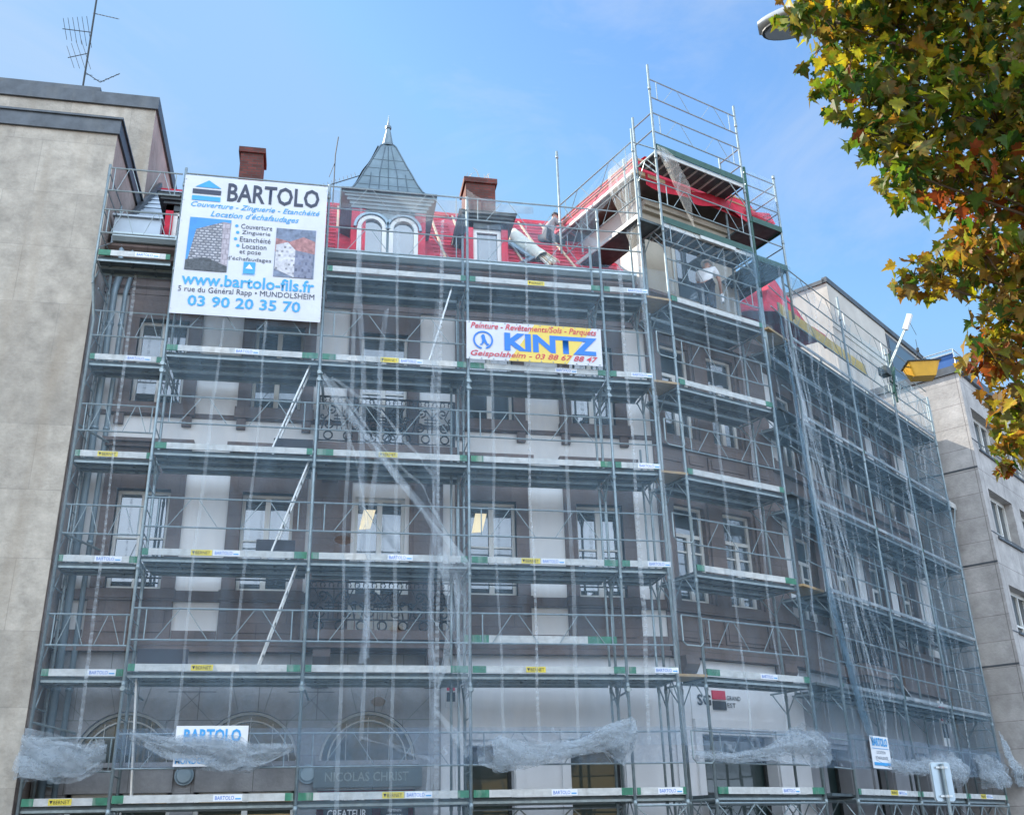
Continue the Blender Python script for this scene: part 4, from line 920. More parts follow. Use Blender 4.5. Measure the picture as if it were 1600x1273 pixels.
netsheet('scaffold_net','see-through net over the bay under the yellow and white banner',[(X4,-.0),(XE1,-.0)],3.1,lambda u:13.6+.3*math.sin(u*3.1),'net',seams=[.17,.42,.66],seed=4)
netsheet('scaffold_net','narrow see-through net strip left of the building corner',[(XE1,-.0),(XE2,-.0),(4.45,.12)],3.1,13.0,'net',seams=[.25,.62],seed=5)
netsheet('scaffold_net','see-through net across the corner bay above the bank lettering',[(0,0),(2.79,0)],3.0,12.9,'netthin',FC,seams=[.34,.68],seed=6)
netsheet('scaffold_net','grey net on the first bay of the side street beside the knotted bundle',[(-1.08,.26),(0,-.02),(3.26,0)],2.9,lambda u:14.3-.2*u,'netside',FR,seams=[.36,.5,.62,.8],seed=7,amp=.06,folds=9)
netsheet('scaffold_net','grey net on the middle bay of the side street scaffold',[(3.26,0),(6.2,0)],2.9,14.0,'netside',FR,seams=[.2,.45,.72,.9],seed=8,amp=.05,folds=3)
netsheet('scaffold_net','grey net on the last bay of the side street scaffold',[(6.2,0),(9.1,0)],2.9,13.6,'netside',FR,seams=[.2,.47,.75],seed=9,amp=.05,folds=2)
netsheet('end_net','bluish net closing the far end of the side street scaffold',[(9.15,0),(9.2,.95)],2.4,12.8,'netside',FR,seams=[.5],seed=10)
netsheet('rail_net','doubled net band along the lowest rails of the left hand bays',[(X2,-.02),(X3,-.02),(X4,-.02)],2.8,3.42,'netband',seed=21,amp=.03,folds=5)
netsheet('rail_net','doubled net band along the lowest rails left of the building corner',[(X4,-.02),(XE1,-.02),(4.4,.1)],2.8,3.42,'netband',seed=22,amp=.03,folds=4)
netsheet('rail_net','doubled net band along the lowest rails under the bank lettering',[(0,0),(2.79,0)],2.8,3.42,'netband',FC,seed=23,amp=.03,folds=4)
netsheet('rail_net','doubled net band along the lowest rails of the side street',[(-1.05,.24),(0,-.03),(9.1,-.03)],2.75,3.42,'netband',FR,seed=24,amp=.05,folds=12)
# upper pieces
netsheet('rail_net','thin net stretched behind the roof edge rails beside the arched dormer',[(X3,-.01),(X4,-.01),(XE1,-.01)],13.45,14.42,'netthin',seed=25,amp=.02)
netsheet('gauze_drape','gauze draped over the rail in front of the arched dormer windows',[(X3+.05,-.02),(X4-.1,-.02)],lambda u:13.75+.18*math.sin(u*8.2),14.28,'gauzegrey',seed=11,amp=.02,group='loose gauze pieces')
netsheet('gauze_drape','gauze drape hanging in front of the right hand brick chimney',[(X4-.02,-.02),(1.45,-.02)],lambda u:14.0+.12*u,lambda u:14.62-.32*min(1,u*1.8)**.5,'gauzegrey',seed=12,amp=.02,group='loose gauze pieces')
netsheet('gauze_drape','thin net along the top rails on the left flank of the corner tower',[(3.25,2.55),(3.86,.05)],15.45,16.4,'netthin',seed=13,amp=.03,group='loose gauze pieces')
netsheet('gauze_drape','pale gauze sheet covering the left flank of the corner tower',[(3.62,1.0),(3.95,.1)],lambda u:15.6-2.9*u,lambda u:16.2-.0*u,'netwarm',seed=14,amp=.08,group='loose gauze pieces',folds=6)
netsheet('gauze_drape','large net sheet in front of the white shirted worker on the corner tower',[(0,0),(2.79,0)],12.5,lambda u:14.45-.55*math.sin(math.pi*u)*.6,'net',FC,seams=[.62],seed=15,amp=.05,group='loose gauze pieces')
netsheet('gauze_drape','net sliver shaped and tinted as a sunlit patch below the topmost platform of the corner tower',[(-.02,-.02),(1.0,.02)],lambda u:16.2-1.75*u**.8,lambda u:16.4-.7*u**2.2,'netwarm',FC,seed=16,amp=.08,group='loose gauze pieces',folds=3)  # curved pale sliver stands in for a sunlit part of the net
netsheet('gauze_drape','thin net on the right hand outrigger of the corner tower',[(2.9,0),(3.9,0),(3.9,2.9)],15.5,16.8,'netthin',FC,seed=17,group='loose gauze pieces')
netsheet('gauze_drape','slack net hanging from the lower outrigger platform right of the tower',[(2.2,-.06),(3.95,-.06)],lambda u:13.2+.9*u,lambda u:14.3,'netside',FC,seed=18,amp=.05,group='loose gauze pieces')
def flap():
    s=MB()
    def P(u,v):
        e=Vector((-2.86,-.16,9.95)).lerp(Vector((-.03,-.14,6.35)),u); lo=Vector((-.62+.62*u,-.16,3.55-.6*u)); k=max(0,(u-.72)/.28)
        p=e.lerp(lo,v*k**.6) if k>0 else e+Vector((0,0,-.25*v)); p.y+=.04*noise.noise((u*6,v*5,3)); return p
    s.grid(P,40,14); o=s.build('torn_net','fold',None,True); tag(o,'torn net edge running diagonally down across the iron balcony bay','net')
    def rib(pts,w):
        b=MB(); pts=[Vector(p) for p in pts]
        def S(a,v):
            t=v*(len(pts)-1); i=min(len(pts)-2,int(t)); p=pts[i].lerp(pts[i+1],t-i); return (p.x+(a-.5)*w*(.6+.5*math.sin(v*15)),p.y-.02,p.z+(a-.5)*w*.6+.02*math.sin(v*22))
        b.grid(S,2,44); b.build('fold','seam',o,True)
    rib([(-2.86,-.16,9.95),(-1.9,-.16,8.6),(-1.0,-.16,7.4),(-.05,-.15,6.25)],.10)
    rib([(-2.7,-.16,9.85),(-1.5,-.16,8.3),(-.9,-.16,7.75),(-.5,-.16,6.9)],.05)
    rib([(-2.8,-.16,9.9),(-2.2,-.16,8.4),(-1.9,-.16,6.9),(-1.86,-.16,5.0),(-1.9,-.16,3.2)],.07)
    rib([(-.55,-.16,6.6),(-.42,-.16,5.7),(-.45,-.16,4.6),(-.66,-.16,3.75),(-.05,-.14,2.95)],.13)
    rib([(-.30,-.16,6.0),(-.22,-.16,5.0),(-.25,-.15,4.2),(-.2,-.15,3.2)],.06)
    rib([(-2.7,-.15,9.9),(-1.7,-.16,9.2),(-.95,-.16,8.3),(-.75,-.16,8.0)],.06)
flap()
def bundle(label,pts,rad,T=None,seed=0,mat='bundle'):
    pts=[Vector(p) for p in pts]; L=sum((pts[i+1]-pts[i]).length for i in range(len(pts)-1)); n=int(L/.035)
    rads=rad if isinstance(rad,(list,tuple)) else [rad]*len(pts); o=None; vert=abs((pts[-1]-pts[0]).normalized().z)>.7
    for j in range(5):
        b=MB(T); rj=random.Random(seed*17+j); ph=rj.uniform(0,9); oy=rj.uniform(-.5,.5); oz=rj.uniform(-.5,.35); hh=rj.uniform(.8,1.9); e0,e1=rj.uniform(0,.16),rj.uniform(.84,1)
        def S(a,v):
            v=e0+(e1-e0)*v; t=v*(len(pts)-1); i=min(len(pts)-2,int(t)); p=pts[i].lerp(pts[i+1],t-i); r=rads[i]+(rads[i+1]-rads[i])*(t-i)
            x=v*L; w=noise.noise((x*2.2+seed,a*1.5,j*3.1)); w2=noise.noise((x*4.5+a*3+seed,a*2.5,j)); w3=noise.noise((x*9+a*5,a*4,j+seed))
            across=(a-.5)*hh*r*1.6+oz*r+.35*r*w; out=oy*r*.8+r*(.75*w+.42*w2+.05*w3)+.5*r*math.sin(a*math.pi+ph)
            return p+(Vector((across,-abs(out)*.8,0)) if vert else Vector((.1*r*w2,-out,across+.10*r*w3)))
        b.grid(S,12,n)
        if o is None: o=b.build('net_bundle',mat,None,True); tag(o,label,'net bundle','bunched up nets')
        else: b.build('fold',mat,o,True)
    return o
bundle('rumpled heap of net on the lowest rail at the far left end',[(-7.5,.45,3.05),(-6.9,.4,2.98),(-6.4,.4,2.95),(-6.05,.4,3.05)],[.30,.26,.22,.14],seed=1)
bundle('rolled net sagging under the blue lettered sign of the second bay',[(-5.8,-.08,3.35),(-5.0,-.12,3.08),(-4.2,-.16,2.98),(-3.7,-.14,2.93),(-3.0,-.1,3.1)],[.03,.12,.19,.15,.04],seed=2)
bundle('fat net roll slung along the rail right of the torn net',[(.02,-.12,3.0),(.5,-.16,3.02),(1.2,-.15,2.98),(1.9,-.12,3.1),(2.5,-.12,3.3),(3.05,-.1,3.5)],[.13,.2,.12,.10,.15,.13],seed=3)
bundle('crumpled net tied to the rail left of the corner standard',[(2.2,-.1,3.25),(2.7,-.12,3.1),(3.0,-.1,3.4)],[.06,.18,.12],seed=4)
bundle('crumpled net lying on the rail below the bank lettering at the building corner',[(-.6,-.08,2.95),(.4,-.1,2.9),(1.3,-.12,3.0),(2.2,-.16,3.2),(2.7,-.14,3.12),(3.1,-.1,3.25)],[.05,.06,.08,.24,.2,.1],FC,seed=5)
bundle('thick net roll on the rail of the side street beyond the metal sign',[(.4,-.1,3.0),(2.2,-.14,2.85),(4.0,-.16,2.95),(5.2,-.2,2.96),(6.0,-.14,2.9)],[.05,.09,.12,.22,.12],FR,seed=6)
bundle('drooping net sack hanging from the rail in the last side street bay',[(6.5,-.15,3.1),(7.4,-.2,2.95),(8.4,-.2,2.85),(8.9,-.12,2.75)],[.14,.24,.22,.1],FR,seed=7)
bundle('swollen net sack hanging outside the far end of the side street scaffold',[(9.2,-.1,4.0),(9.35,-.15,3.4),(9.6,-.2,2.9),(9.7,-.2,2.55)],[.06,.16,.32,.16],FR,seed=8)
bundle('long net bundle knotted halfway and hanging down the joint beside the corner bay',[(-.75,-.12,13.4),(-.62,-.12,11.6),(-.6,-.14,11.1),(-.5,-.14,8.6),(-.25,-.12,6.2),(.5,-.12,3.8),(1.1,-.1,2.9)],[.05,.03,.04,.06,.08,.11,.08],FR,seed=9,mat='netside')
def netropes():
    o=None; r=random.Random(3)
    for i in range(22):
        b=MB(FR); s0=-.85+r.uniform(0,.9); z0=r.uniform(9,13); s1=s0+r.uniform(.2,2.6); z1=r.uniform(2.9,5.5); y=-.1-r.uniform(0,.05); w=r.uniform(.02,.06)
        def S(a,v): q=v**1.2; return (s0+(s1-s0)*q+.04*math.sin(v*14+i)+(a-.5)*w,y-.05*math.sin(v*math.pi),z0+(z1-z0)*v)
        b.grid(S,1,40)
        if o is None: o=b.build('slack_net','seam',None,True); tag(o,'slack folds of net fanning out right of the corner bay','net')
        else: b.build('fold','seam' if i%3 else 'fold',o,True)
netropes()
# ------------------------------------------------------------------ banners and signs
def cloth(name,label,x0,x1,z0,z1,y,amp=.02,mat='banner',T=None,seed=0,cat='banner'):
    W=lambda x,z:amp*(noise.noise((x*.9+seed,z*.9,0))+.4*noise.noise((x*2.2,z*2.2,seed)))-.0
    b=MB(T); b.grid(lambda u,v:(x0+(x1-x0)*u,y+W(x0+(x1-x0)*u,z0+(z1-z0)*v),z0+(z1-z0)*v),int((x1-x0)/.08),int((z1-z0)/.08))
    b.grid(lambda u,v:(x0+(x1-x0)*(1-u),y+.004+W(x0+(x1-x0)*(1-u),z0+(z1-z0)*v),z0+(z1-z0)*v),int((x1-x0)/.08),int((z1-z0)/.08))
    o=b.build(name,mat,None,True); tag(o,label,cat); return o,W
def patch(parent,name,mat,poly,y,W,T=None,n=None):
    b=MB(T); xs=[p[0] for p in poly]; 
    if len(poly)==4 and n:
        A,B_,C_,D=[Vector((p[0],0,p[1])) for p in poly]
        def S(u,v): p=(A.lerp(B_,u)).lerp(D.lerp(C_,u),v); return (p.x,y+W(p.x,p.z),p.z)
        b.grid(S,n,n)
    else: b.add([(x,y+W(x,z),z) for x,z in poly],[tuple(range(len(poly)))])
    return b.build(name,mat,parent)
def big_banner():
    x0,x1,z0,z1=-5.84,-2.97,11.10,14.30; y=-.13
    o,W=cloth('company_banner','large white banner lettered BARTOLO with two building pictures and phone number',x0,x1,z0,z1,y,.016,seed=2)
    w=x1-x0; h=z1-z0; X=lambda u:x0+w*u; Z=lambda v:z1-h*v; yt=y-.010
    t=lambda s,m,a,b_,c,d,**k:text(s,o,m,X(a),X(b_),Z(d),Z(c),yt,warp=W,**k)
    patch(o,'logo_roof','ltblue',[(X(.075),Z(.085)),(X(.165),Z(.03)),(X(.255),Z(.085))],yt,W)
    patch(o,'logo_bar','navy',[(X(.06),Z(.135)),(X(.255),Z(.135)),(X(.255),Z(.10)),(X(.06),Z(.10))],yt,W)
    patch(o,'logo_bar','ltblue',[(X(.06),Z(.185)),(X(.255),Z(.185)),(X(.255),Z(.15)),(X(.06),Z(.15))],yt,W)
    t('BARTOLO','navy',.30,.945,.035,.175,bold=.02)
    t('Couverture - Zinguerie - Etanchéité','ltblue',.06,.955,.195,.245,shear=.35,bold=.008)
    t("Location d'échafaudages",'ltblue',.20,.81,.255,.31,shear=.35,bold=.008)
    for i,(s,a,b_) in enumerate((('Couverture',.415,.63),('Zinguerie',.425,.62),('Etanchéité',.415,.625),('Location',.435,.60),('et pose',.42,.565),("d'échafaudages",.34,.64))):
        v=.335+i*.048; t(s,'navy',a,b_,v,v+.036)
        if i<4: patch(o,'bullet','ltblue',[(X(a-.03+.012*math.cos(k)),Z(v+.018+.011*math.sin(k))) for k in [q*math.pi/4 for q in range(8)]],yt,W)
    P=lambda n,m,poly,q=yt,k=None:patch(o,n,m,[(X(a),Z(b_)) for a,b_ in poly],q,W,n=k)
    P('picture_sky','skyprint',[(.065,.695),(.345,.695),(.345,.315),(.065,.315)],yt,6)
    P('picture_building','towerprint',[(.075,.64),(.30,.66),(.29,.335),(.115,.40)],yt-.003,6)
    P('picture_building','towershade',[(.30,.68),(.345,.68),(.345,.34),(.29,.333)],yt-.003)
    P('picture_trees','treesprint',[(.065,.695),(.345,.695),(.345,.655),(.2,.60),(.065,.625)],yt-.006)
    P('picture_sky','hillprint',[(.66,.70),(.935,.70),(.935,.345),(.66,.345)],yt,6)
    P('picture_roofs','roofprint',[(.66,.52),(.935,.52),(.935,.43),(.85,.40),(.76,.44),(.66,.42)],yt-.003)
    P('picture_building','houseprint',[(.665,.645),(.80,.70),(.80,.50),(.745,.445),(.665,.47)],yt-.006)
    P('picture_building','houseshade',[(.80,.70),(.925,.70),(.925,.52),(.80,.50)],yt-.006)
    P('emblem','ltblue',[(.455,.695),(.535,.695),(.535,.61),(.455,.61)],yt)
    P('emblem_mark','signwhite',[(.47,.66),(.52,.66),(.495,.625)],yt-.004)
    P('emblem_line','ltblue',[(.45,.70),(.535,.70),(.535,.703),(.45,.703)],yt-.004)
    t('www.bartolo-fils.fr','ltblue',.055,.945,.715,.80,bold=.02)
    t('5 rue du Général Rapp • MUNDOLSHEIM','navy',.04,.95,.81,.86)
    t('03 90 20 35 70','ltblue',.11,.86,.87,.945,bold=.02)
    b=MB()
    for k in range(7):
        for x in (x0,x1): z=z0+.1+(h-.2)*k/6; b.tube([(x+(.03 if x==x0 else -.03),y-.02,z),(x+(-.04 if x==x0 else .04),.0,z)],.006,4)
    b.build('eyelet_tie','signwhite',o)
big_banner()
def kintz():
    x0,x1,z0,z1=-.05,2.78,10.51,11.37; y=-.13
    o,W=cloth('painter_banner','white and yellow banner lettered KINTZ hung in the fourth bay',x0,x1,z0,z1,y,.011,seed=5)
    w=x1-x0; h=z1-z0; X=lambda u:x0+w*u; Z=lambda v:z1-h*v; yt=y-.008
    P=lambda n,m,poly,q=yt,k=None:patch(o,n,m,[(X(a),Z(b_)) for a,b_ in poly],q,W,n=k)
    P('yellow_stripe','bannery',[(.305,.995),(.735,.995),(.93,.005),(.50,.005)],yt,12)
    t=lambda s,m,a,b_,c,d,**k:text(s,o,m,X(a),X(b_),Z(d),Z(c),yt-.006,warp=W,**k)
    t('Peinture - Revêtements/Sols - Parquets','redink',.03,.965,.04,.245,shear=.3,bold=.012)
    t('KINTZ','kblue',.275,.965,.27,.735,bold=.045)
    t('Geispolsheim - 03 88 67 88 47','redink',.03,.965,.77,.955,shear=.3,bold=.012)
    b=MB(); cx,cz=X(.12),Z(.50); n=40
    for k in range(n):
        if k in (29,30,31): continue
        a,c=2*math.pi*k/n,2*math.pi*(k+1)/n; q=lambda r,t:(cx+r*math.cos(t),yt-.006+W(cx,cz),cz+r*math.sin(t)); b.quad(q(.17,a),q(.17,c),q(.205,c),q(.205,a))
    # generic striding painter figure
    fig=[(-.02,.12),(.02,.13),(.035,.09),(.05,.02),(.10,-.09),(.12,-.07),(.125,-.10),(.08,-.13),(.02,-.04),(-.01,-.10),(-.05,-.12),(-.07,-.10),(-.035,-.085),(-.02,-.02),(-.03,.05),(-.045,.08)]
    b.add([(cx+x,yt-.006+W(cx,cz),cz+z) for x,z in fig],[tuple(range(len(fig)))]); b.build('emblem','kblue',o)
    for k in range(12):
        for z in (z0,z1):
            b=MB(); x=x0+.06+(w-.12)*k/11; zz=z+(.025 if z==z0 else -.025); b.tube([(x,y-.014,zz),(x,y-.004,zz)],.014,6); b.build('eyelet','steel',o)
kintz()
def small_signs():
    o,W=cloth('hire_sign','white board lettered BARTOLO LOCATION in light blue half covered by rolled net',-4.93,-3.77,2.82,3.46,-.09,.004,'signwhite',seed=3,cat='sign')
    text('BARTOLO',o,'ltblue',-4.80,-3.88,3.20,3.41,-.10,bold=.03); text('LOCATION',o,'navy',-4.56,-4.15,3.06,3.14,-.10); text('MUNDOLSHEIM',o,'ltblue',-4.90,-4.1,2.86,2.96,-.10,bold=.01)
    T=FR; o,W=cloth('hire_sign','white upright board lettered BARTOLO hung among the side street nets',.62,1.55,2.78,3.42,-.16,.004,'signwhite',T,seed=4,cat='sign')
    text('BARTOLO',o,'ltblue',.70,1.47,3.22,3.39,-.172,bold=.03,T=T); text('LOCATION',o,'navy',.86,1.3,3.07,3.13,-.172,T=T); text('ECHAFAUDAGES',o,'navy',.78,1.4,2.96,3.02,-.172,T=T)
    b=MB(T); b.box(.68,1.5,-.171,-.168,3.17,3.18); b.box(.68,1.5,-.171,-.168,2.84,2.9); b.build('sign_line','ltblue',o)
    # bank sign on the corner
    T=FC; r=thing('bank_sign','black SG letters with red and black squares and GRAND EST on the white corner','sign',C1,RC)
    text('SG',r,'ink',.90,1.27,4.00,4.22,1.285,bold=.03)
    b=MB(); b.box(1.31,1.66,1.27,1.31,4.135,4.31); b.build('red_square','signred',r); b=MB(); b.box(1.31,1.66,1.27,1.31,3.93,4.105); b.build('black_square','ink',r)
    text('GRAND',r,'ink',1.70,2.08,4.13,4.22,1.285,bold=.01); text('EST',r,'ink',1.70,1.93,3.99,4.08,1.285,bold=.01)
    b=MB(); b.box(.75,2.1,1.30,1.316,3.65,4.45); b.build('backing_patch','concretewhite',r)
    for nm,lab,loc,rz in (('projecting_sign','small upright bank sign with red and black squares beside the torn net',(-.17,1.38,4.2),0),('projecting_sign','projecting bank sign with red square on the side street wall',tuple(FR@Vector((7.6,.75,4.15))),RR)):
        r=thing(nm,lab,'sign',loc,rz); s=1.0 if rz==0 else 2.1
        b=MB(); b.box(-.10*s,.10*s,-.02,.02,-.27*s,.27*s); b.build('panel','signwhite',r)
        b=MB(); b.box(-.08*s,.08*s,-.035,-.022,.03*s,.20*s); b.build('red_square','signred',r); b=MB(); b.box(-.08*s,.08*s,-.035,-.022,-.17*s,.0); b.build('black_square','ink',r)
        b=MB(); b.tube([(.0,.02,.1),(.0,.5 if rz else .12,.1)],.02,5); b.build('bracket','steel',r)
    r=thing('shop_fascia','grey fascia lettered NICOLAS CHRIST above the hairdresser door','sign',(-1.7,1.44,2.7))
    b=MB(); b.box(-.95,1.0,-.04,0,-.16,.17); b.build('panel','zincseam',r); text('NICOLAS CHRIST',r,'steel',-.75,.76,-.06,.1,-.05,bold=.01)
    r=thing('hairdresser_sign','black board lettered COIFFEUR CREATEUR over the hairdresser door','sign',(-2.0,1.5,2.15))
    b=MB(); b.box(-.45,.42,-.03,0,-.3,.25); b.build('panel','ink',r); text('COIFFEUR',r,'signwhite',-.36,.30,.08,.19,-.035,bold=.01); text('CREATEUR',r,'signwhite',-.38,.32,-.12,0.02,-.035,bold=.01)
    r=thing('door_sign','black panel lettered FEMININ MASCULIN right of the hairdresser board','sign',(-1.18,1.5,2.1))
    b=MB(); b.box(-.25,.25,-.03,0,-.3,.25); b.build('panel','ink',r); text('FEMININ',r,'signwhite',-.12,.12,.02,.07,-.035); text('MASCULIN',r,'signwhite',-.14,.14,-.07,-.02,-.035)
    r=thing('road_sign','back of a rounded metal road sign on a post before the side street','road sign',(7.9,-1.55,.13),R(12))
    b=MB(); w,h,q=.21,.31,.05; pts=[]
    for cx,cz,a0 in ((w-q,h-q,0),(-w+q,h-q,90),(-w+q,-h+q,180),(w-q,-h+q,270)):
        pts+= [(cx+q*math.cos(R(a0+k*22.5)),cz+q*math.sin(R(a0+k*22.5))) for k in range(5)]
    b.prism([(x,2.21+z) for x,z in pts],-.02,.0); b.build('plate','alupanel',r)
    b=MB(); b.prism([(x*1.03,2.21+z*1.02) for x,z in pts],-.0,.02); b.build('rim','alu',r)
    b=MB(); b.tube([(0,-.06,0),(0,-.06,2.5)],.03,8); b.build('post','steel',r)
    b=MB(); [b.bar((-.13,-.035,z),(.13,-.035,z),.03,.03) for z in (1.98,2.44)]; [b.tube([(0,-.06,z-.02),(0,-.06,z+.02)],.042,8) for z in (1.98,2.44)]; b.build('clamp','alu',r)
small_signs()
# ------------------------------------------------------------------ things on roofs and scaffolds
def antenna(root,mb,base,boom,els,rad=.012):
    base=Vector(base); boom=Vector(boom); mb.tube([base,base+boom],rad,5)
    d=boom.normalized(); a=Vector((0,0,1)).cross(d).normalized(); a=(a*.8+Vector((0,0,.6))).normalized() if els<0 else a
    n=abs(els)
    for k in range(n):
        p=base+boom*((k+.5)/n); h=.20+.12*(1-k/n); mb.tube([p-a*h-Vector((0,0,h*.8)),p+a*h+Vector((0,0,h*.8))],.007,4)
def roofbits():
    r=thing('tv_antenna','tall rusty television aerial mast with four booms on the left roof','antenna',(-9.58,5,19.95))
    b=MB(); b.tube([(0,0,0),(-.02,0,1.6),(-.05,0,3.5)],.028,6); b.build('mast','cable',r)
    for base,bm,e in (((-.04,0,2.95),(.55,.35,.22),7),((-.03,0,2.28),(-.78,.1,.1),6),((-.02,0,1.55),(-.55,.2,-.05),4),((-.01,0,.9),(.42,0,-.28),2),((.40,0,.62),(.45,.05,.40),4)):
        b=MB(); antenna(r,b,base,bm,e); b.build('boom','cable',r)
    r=thing('whip_antenna','thin aerial rod with long yagi boom beside the zinc spire','antenna',(-2.86,2.4,15.6))
    b=MB(); b.tube([(0,0,0),(0,0,1.4),(.05,0,1.95)],.014,5); b.tube([(0,0,1.2),(-.12,0,.75)],.007,4); b.build('mast','cable',r)
    b=MB(); b.tube([(-.4,0,.38),(.7,0,.92)],.012,5); [b.tube([(-.3+k*.09,0,.38+k*.049),(-.33+k*.09,.02,.52+k*.049)],.006,4) for k in range(10)]; b.build('boom','cable',r)
    r=thing('batten_stack','pile of pale roof battens and a foil roll leaning on the red membrane','battens',(2.0,1.7,13.9))
    for k in range(7):
        b=MB(); x=.14+k*.055; t=.05+.03*(k%3); b.bar((x,-.15+.05*k,-.10+.05*k+t),(x-.10-.02*k,.55+.1*(k%3),.60+.1*(k%3)+t),.045,.045); b.build('batten','batten' if k%2 else 'insul',r)
    b=MB(); b.grid(lambda u,v:(-.28+.36*v+.14*math.cos(u*2*math.pi)*(1+.2*noise.noise((u*3,v*6,0))),2.05-1.75*v+.1*math.sin(u*2*math.pi),2.2-1.75*v+.1*math.cos(u*2*math.pi+.6)),14,20); b.build('insulation_roll','insul',r,True)
    b=MB(); b.bar((-.5,1.7,1.75),(-.1,.5,.55),.34,.04); b.bar((-.1,.5,.55),(-.4,.1,.15),.3,.03); b.build('zinc_offcut','zinc',r)
    r=None; b=MB(); rw=random.Random(5)
    for k in range(26):
        x,y=rw.uniform(.42,1.1),rw.uniform(3.1,3.7); p=Vector((x,y,17.2)); q=p+Vector((rw.uniform(-.22,.22),rw.uniform(-.1,.1),rw.uniform(.1,.32))); b.tube([p,p.lerp(q,.5)+Vector((0,0,.05)),q],.006,4,0,.003)
    tag(b.build('dry_weeds','batten'),'dry weeds sprouting from the top of the right hand brick chimney','weeds')
    # hoist
    r=thing('rope_hoist','green rope hoist with white jib head clamped to the side street scaffold top','hoist',tuple(FR@Vector((6.05,-.1,12.6))),RR)
    b=MB(); b.tube([(.1,0,.0),(.1,0,1.5)],.03,6); b.tube([(-.35,-.1,.1),(.35,0,1.15)],.03,6); b.tube([(-.2,0,.55),(.3,0,.55)],.025,6); b.build('frame','greendark',r)
    b=MB(); b.tube([(.1,0,1.2),(.0,-.75,2.25)],.025,6); b.tube([(-.15,0,.9),(-.0,-.75,2.2)],.018,6); b.build('jib','steel',r)
    b=MB(); b.bar((-.02,-.62,2.0),(.0,-.82,2.42),.12,.14); b.build('jib_head','signwhite',r)
    b=MB(); b.box(-.42,-.1,-.05,.2,.72,.95); b.build('motor','deck',r)
    b=MB(); b.tube([(0,-.78,2.15),(.12,-.85,1.8)],.008,4); b.build('rope','cable',r)
    c=FR@Vector((6.12,-.92,13.05)); r=thing('hoist_bucket','yellow plastic hoist bucket hanging from slings over the side street','bucket',tuple(c),RR+R(-52))
    def ring(w,d,z): return [(-w,-d,z),(w,-d,z),(w,d,z),(-w,d,z)]
    b=MB(); A=ring(.30,.20,.0); B_=ring(.43,.31,.40); Cc=ring(.40,.28,.40); D=ring(.28,.18,.04)
    f=[(k,(k+1)%4,(k+1)%4+4,k+4) for k in range(4)]
    b.add(A+B_,f); b.add([A[3],A[2],A[1],A[0]],[(0,1,2,3)]); b.add(B_+Cc,f); b.add(Cc+D,f); b.add(D,[(0,1,2,3)])
    o=b.build('tub','bucket',r); md=o.modifiers.new('bevel','BEVEL'); md.width=.05; md.segments=3; md.limit_method='ANGLE'
    b=MB(); q=ring(.445,.325,.41); b.tube(q+q[:1],.022,6); b.build('rim','cable',r)
    b=MB(); [b.tube([(x,0,.4),(0,0,.85)],.012,5) for x in (-.2,.2)]; b.tube([(0,0,.83),(0,0,.93)],.04,8); b.tube([(0,0,.9),(0,0,1.2)],.008,4); b.build('sling','cable',r)
    text('Haemmerlin' if False else 'MATERIAL',r,'coping',-.15,.15,.22,.27,-.285) if False else None
    # lamp
    A=Vector((.94,-11.84,8.2)); B_=Vector((1.36,-12.09,8.24)); d=(B_-A).normalized(); rz=math.atan2(d.y,d.x)
    pole_xy=Vector((A.x+d.x*3.2,A.y+d.y*3.2,0)); r=thing('street_lamp','cobra head street lamp with glass bowl half hidden by maple leaves','street lamp',(pole_xy.x,pole_xy.y,.0),rz)
    b=MB(); b.tube([(0,0,0),(0,0,5.5),(0,0,7.4),(-.25,0,8.1),(-.9,0,8.42),(-2.35,0,8.36)],.05,8,0,.032); b.build('post','lampbody',r,True)
    b=MB()
    def head(u,v):
        a=u*2*math.pi; t=v; x=-3.24+.92*t; wy=.175*math.sin(math.pi*min(.97,max(.02,t*.9+.04)))**.45*(1-.35*t); hz=.14*math.sin(math.pi*min(.98,max(.02,t*.85+.06)))**.5
        z=8.28+(hz*math.sin(a) if math.sin(a)>0 else .035*math.sin(a)); return (x,wy*math.cos(a),z)
    b.grid(head,28,20); hd=b.build('housing','lampbody',r,True)
    b=MB(); b.add([(-2.92+.27*math.cos(k*math.pi/12),.125*math.sin(k*math.pi/12),8.215-.03) for k in range(24)]+[(-2.92,0,8.16)],[(k,24,(k+1)%24) for k in range(24)]); b.build('bowl','lampglass',hd,True)
    b=MB(); b.tube([(-2.92+.285*math.cos(k*math.pi/12),.137*math.sin(k*math.pi/12),8.21) for k in range(25)],.014,5); b.build('bowl_rim','cable',hd)
roofbits()
# ------------------------------------------------------------------ people
def skin(name,verts,edges,mat,parent,root=0,sub=1):
    me=bpy.data.meshes.new(name); me.from_pydata([v[:3] for v in verts],edges,[]); o=bpy.data.objects.new(name,me); COL.objects.link(o)
    m=o.modifiers.new('s','SKIN'); m.use_smooth_shade=True; me.skin_vertices or None
    if not me.skin_vertices: 
        pass
    sv=me.skin_vertices[0].data if me.skin_vertices else None
    if sv is None:
        bpy.context.view_layer.objects.active=o; bpy.ops.mesh.customdata_skin_add(); sv=me.skin_vertices[0].data
    for i,v in enumerate(verts): q=v[3]; sv[i].radius=(q,q if len(v)<5 else v[4]); sv[i].use_root=(i==root)
    s=o.modifiers.new('u','SUBSURF'); s.levels=sub; s.render_levels=sub
    dg=bpy.context.evaluated_depsgraph_get(); m2=bpy.data.meshes.new_from_object(o.evaluated_get(dg)); bpy.data.objects.remove(o)
    m2.materials.clear(); m2.materials.append(M[mat]); m2.name=name
    for p in m2.polygons: p.use_smooth=True
    r=bpy.data.objects.new(name,m2); COL.objects.link(r); r.parent=parent; return r
def lerp3(a,b,t): return tuple(a[i]+(b[i]-a[i])*t for i in range(3))
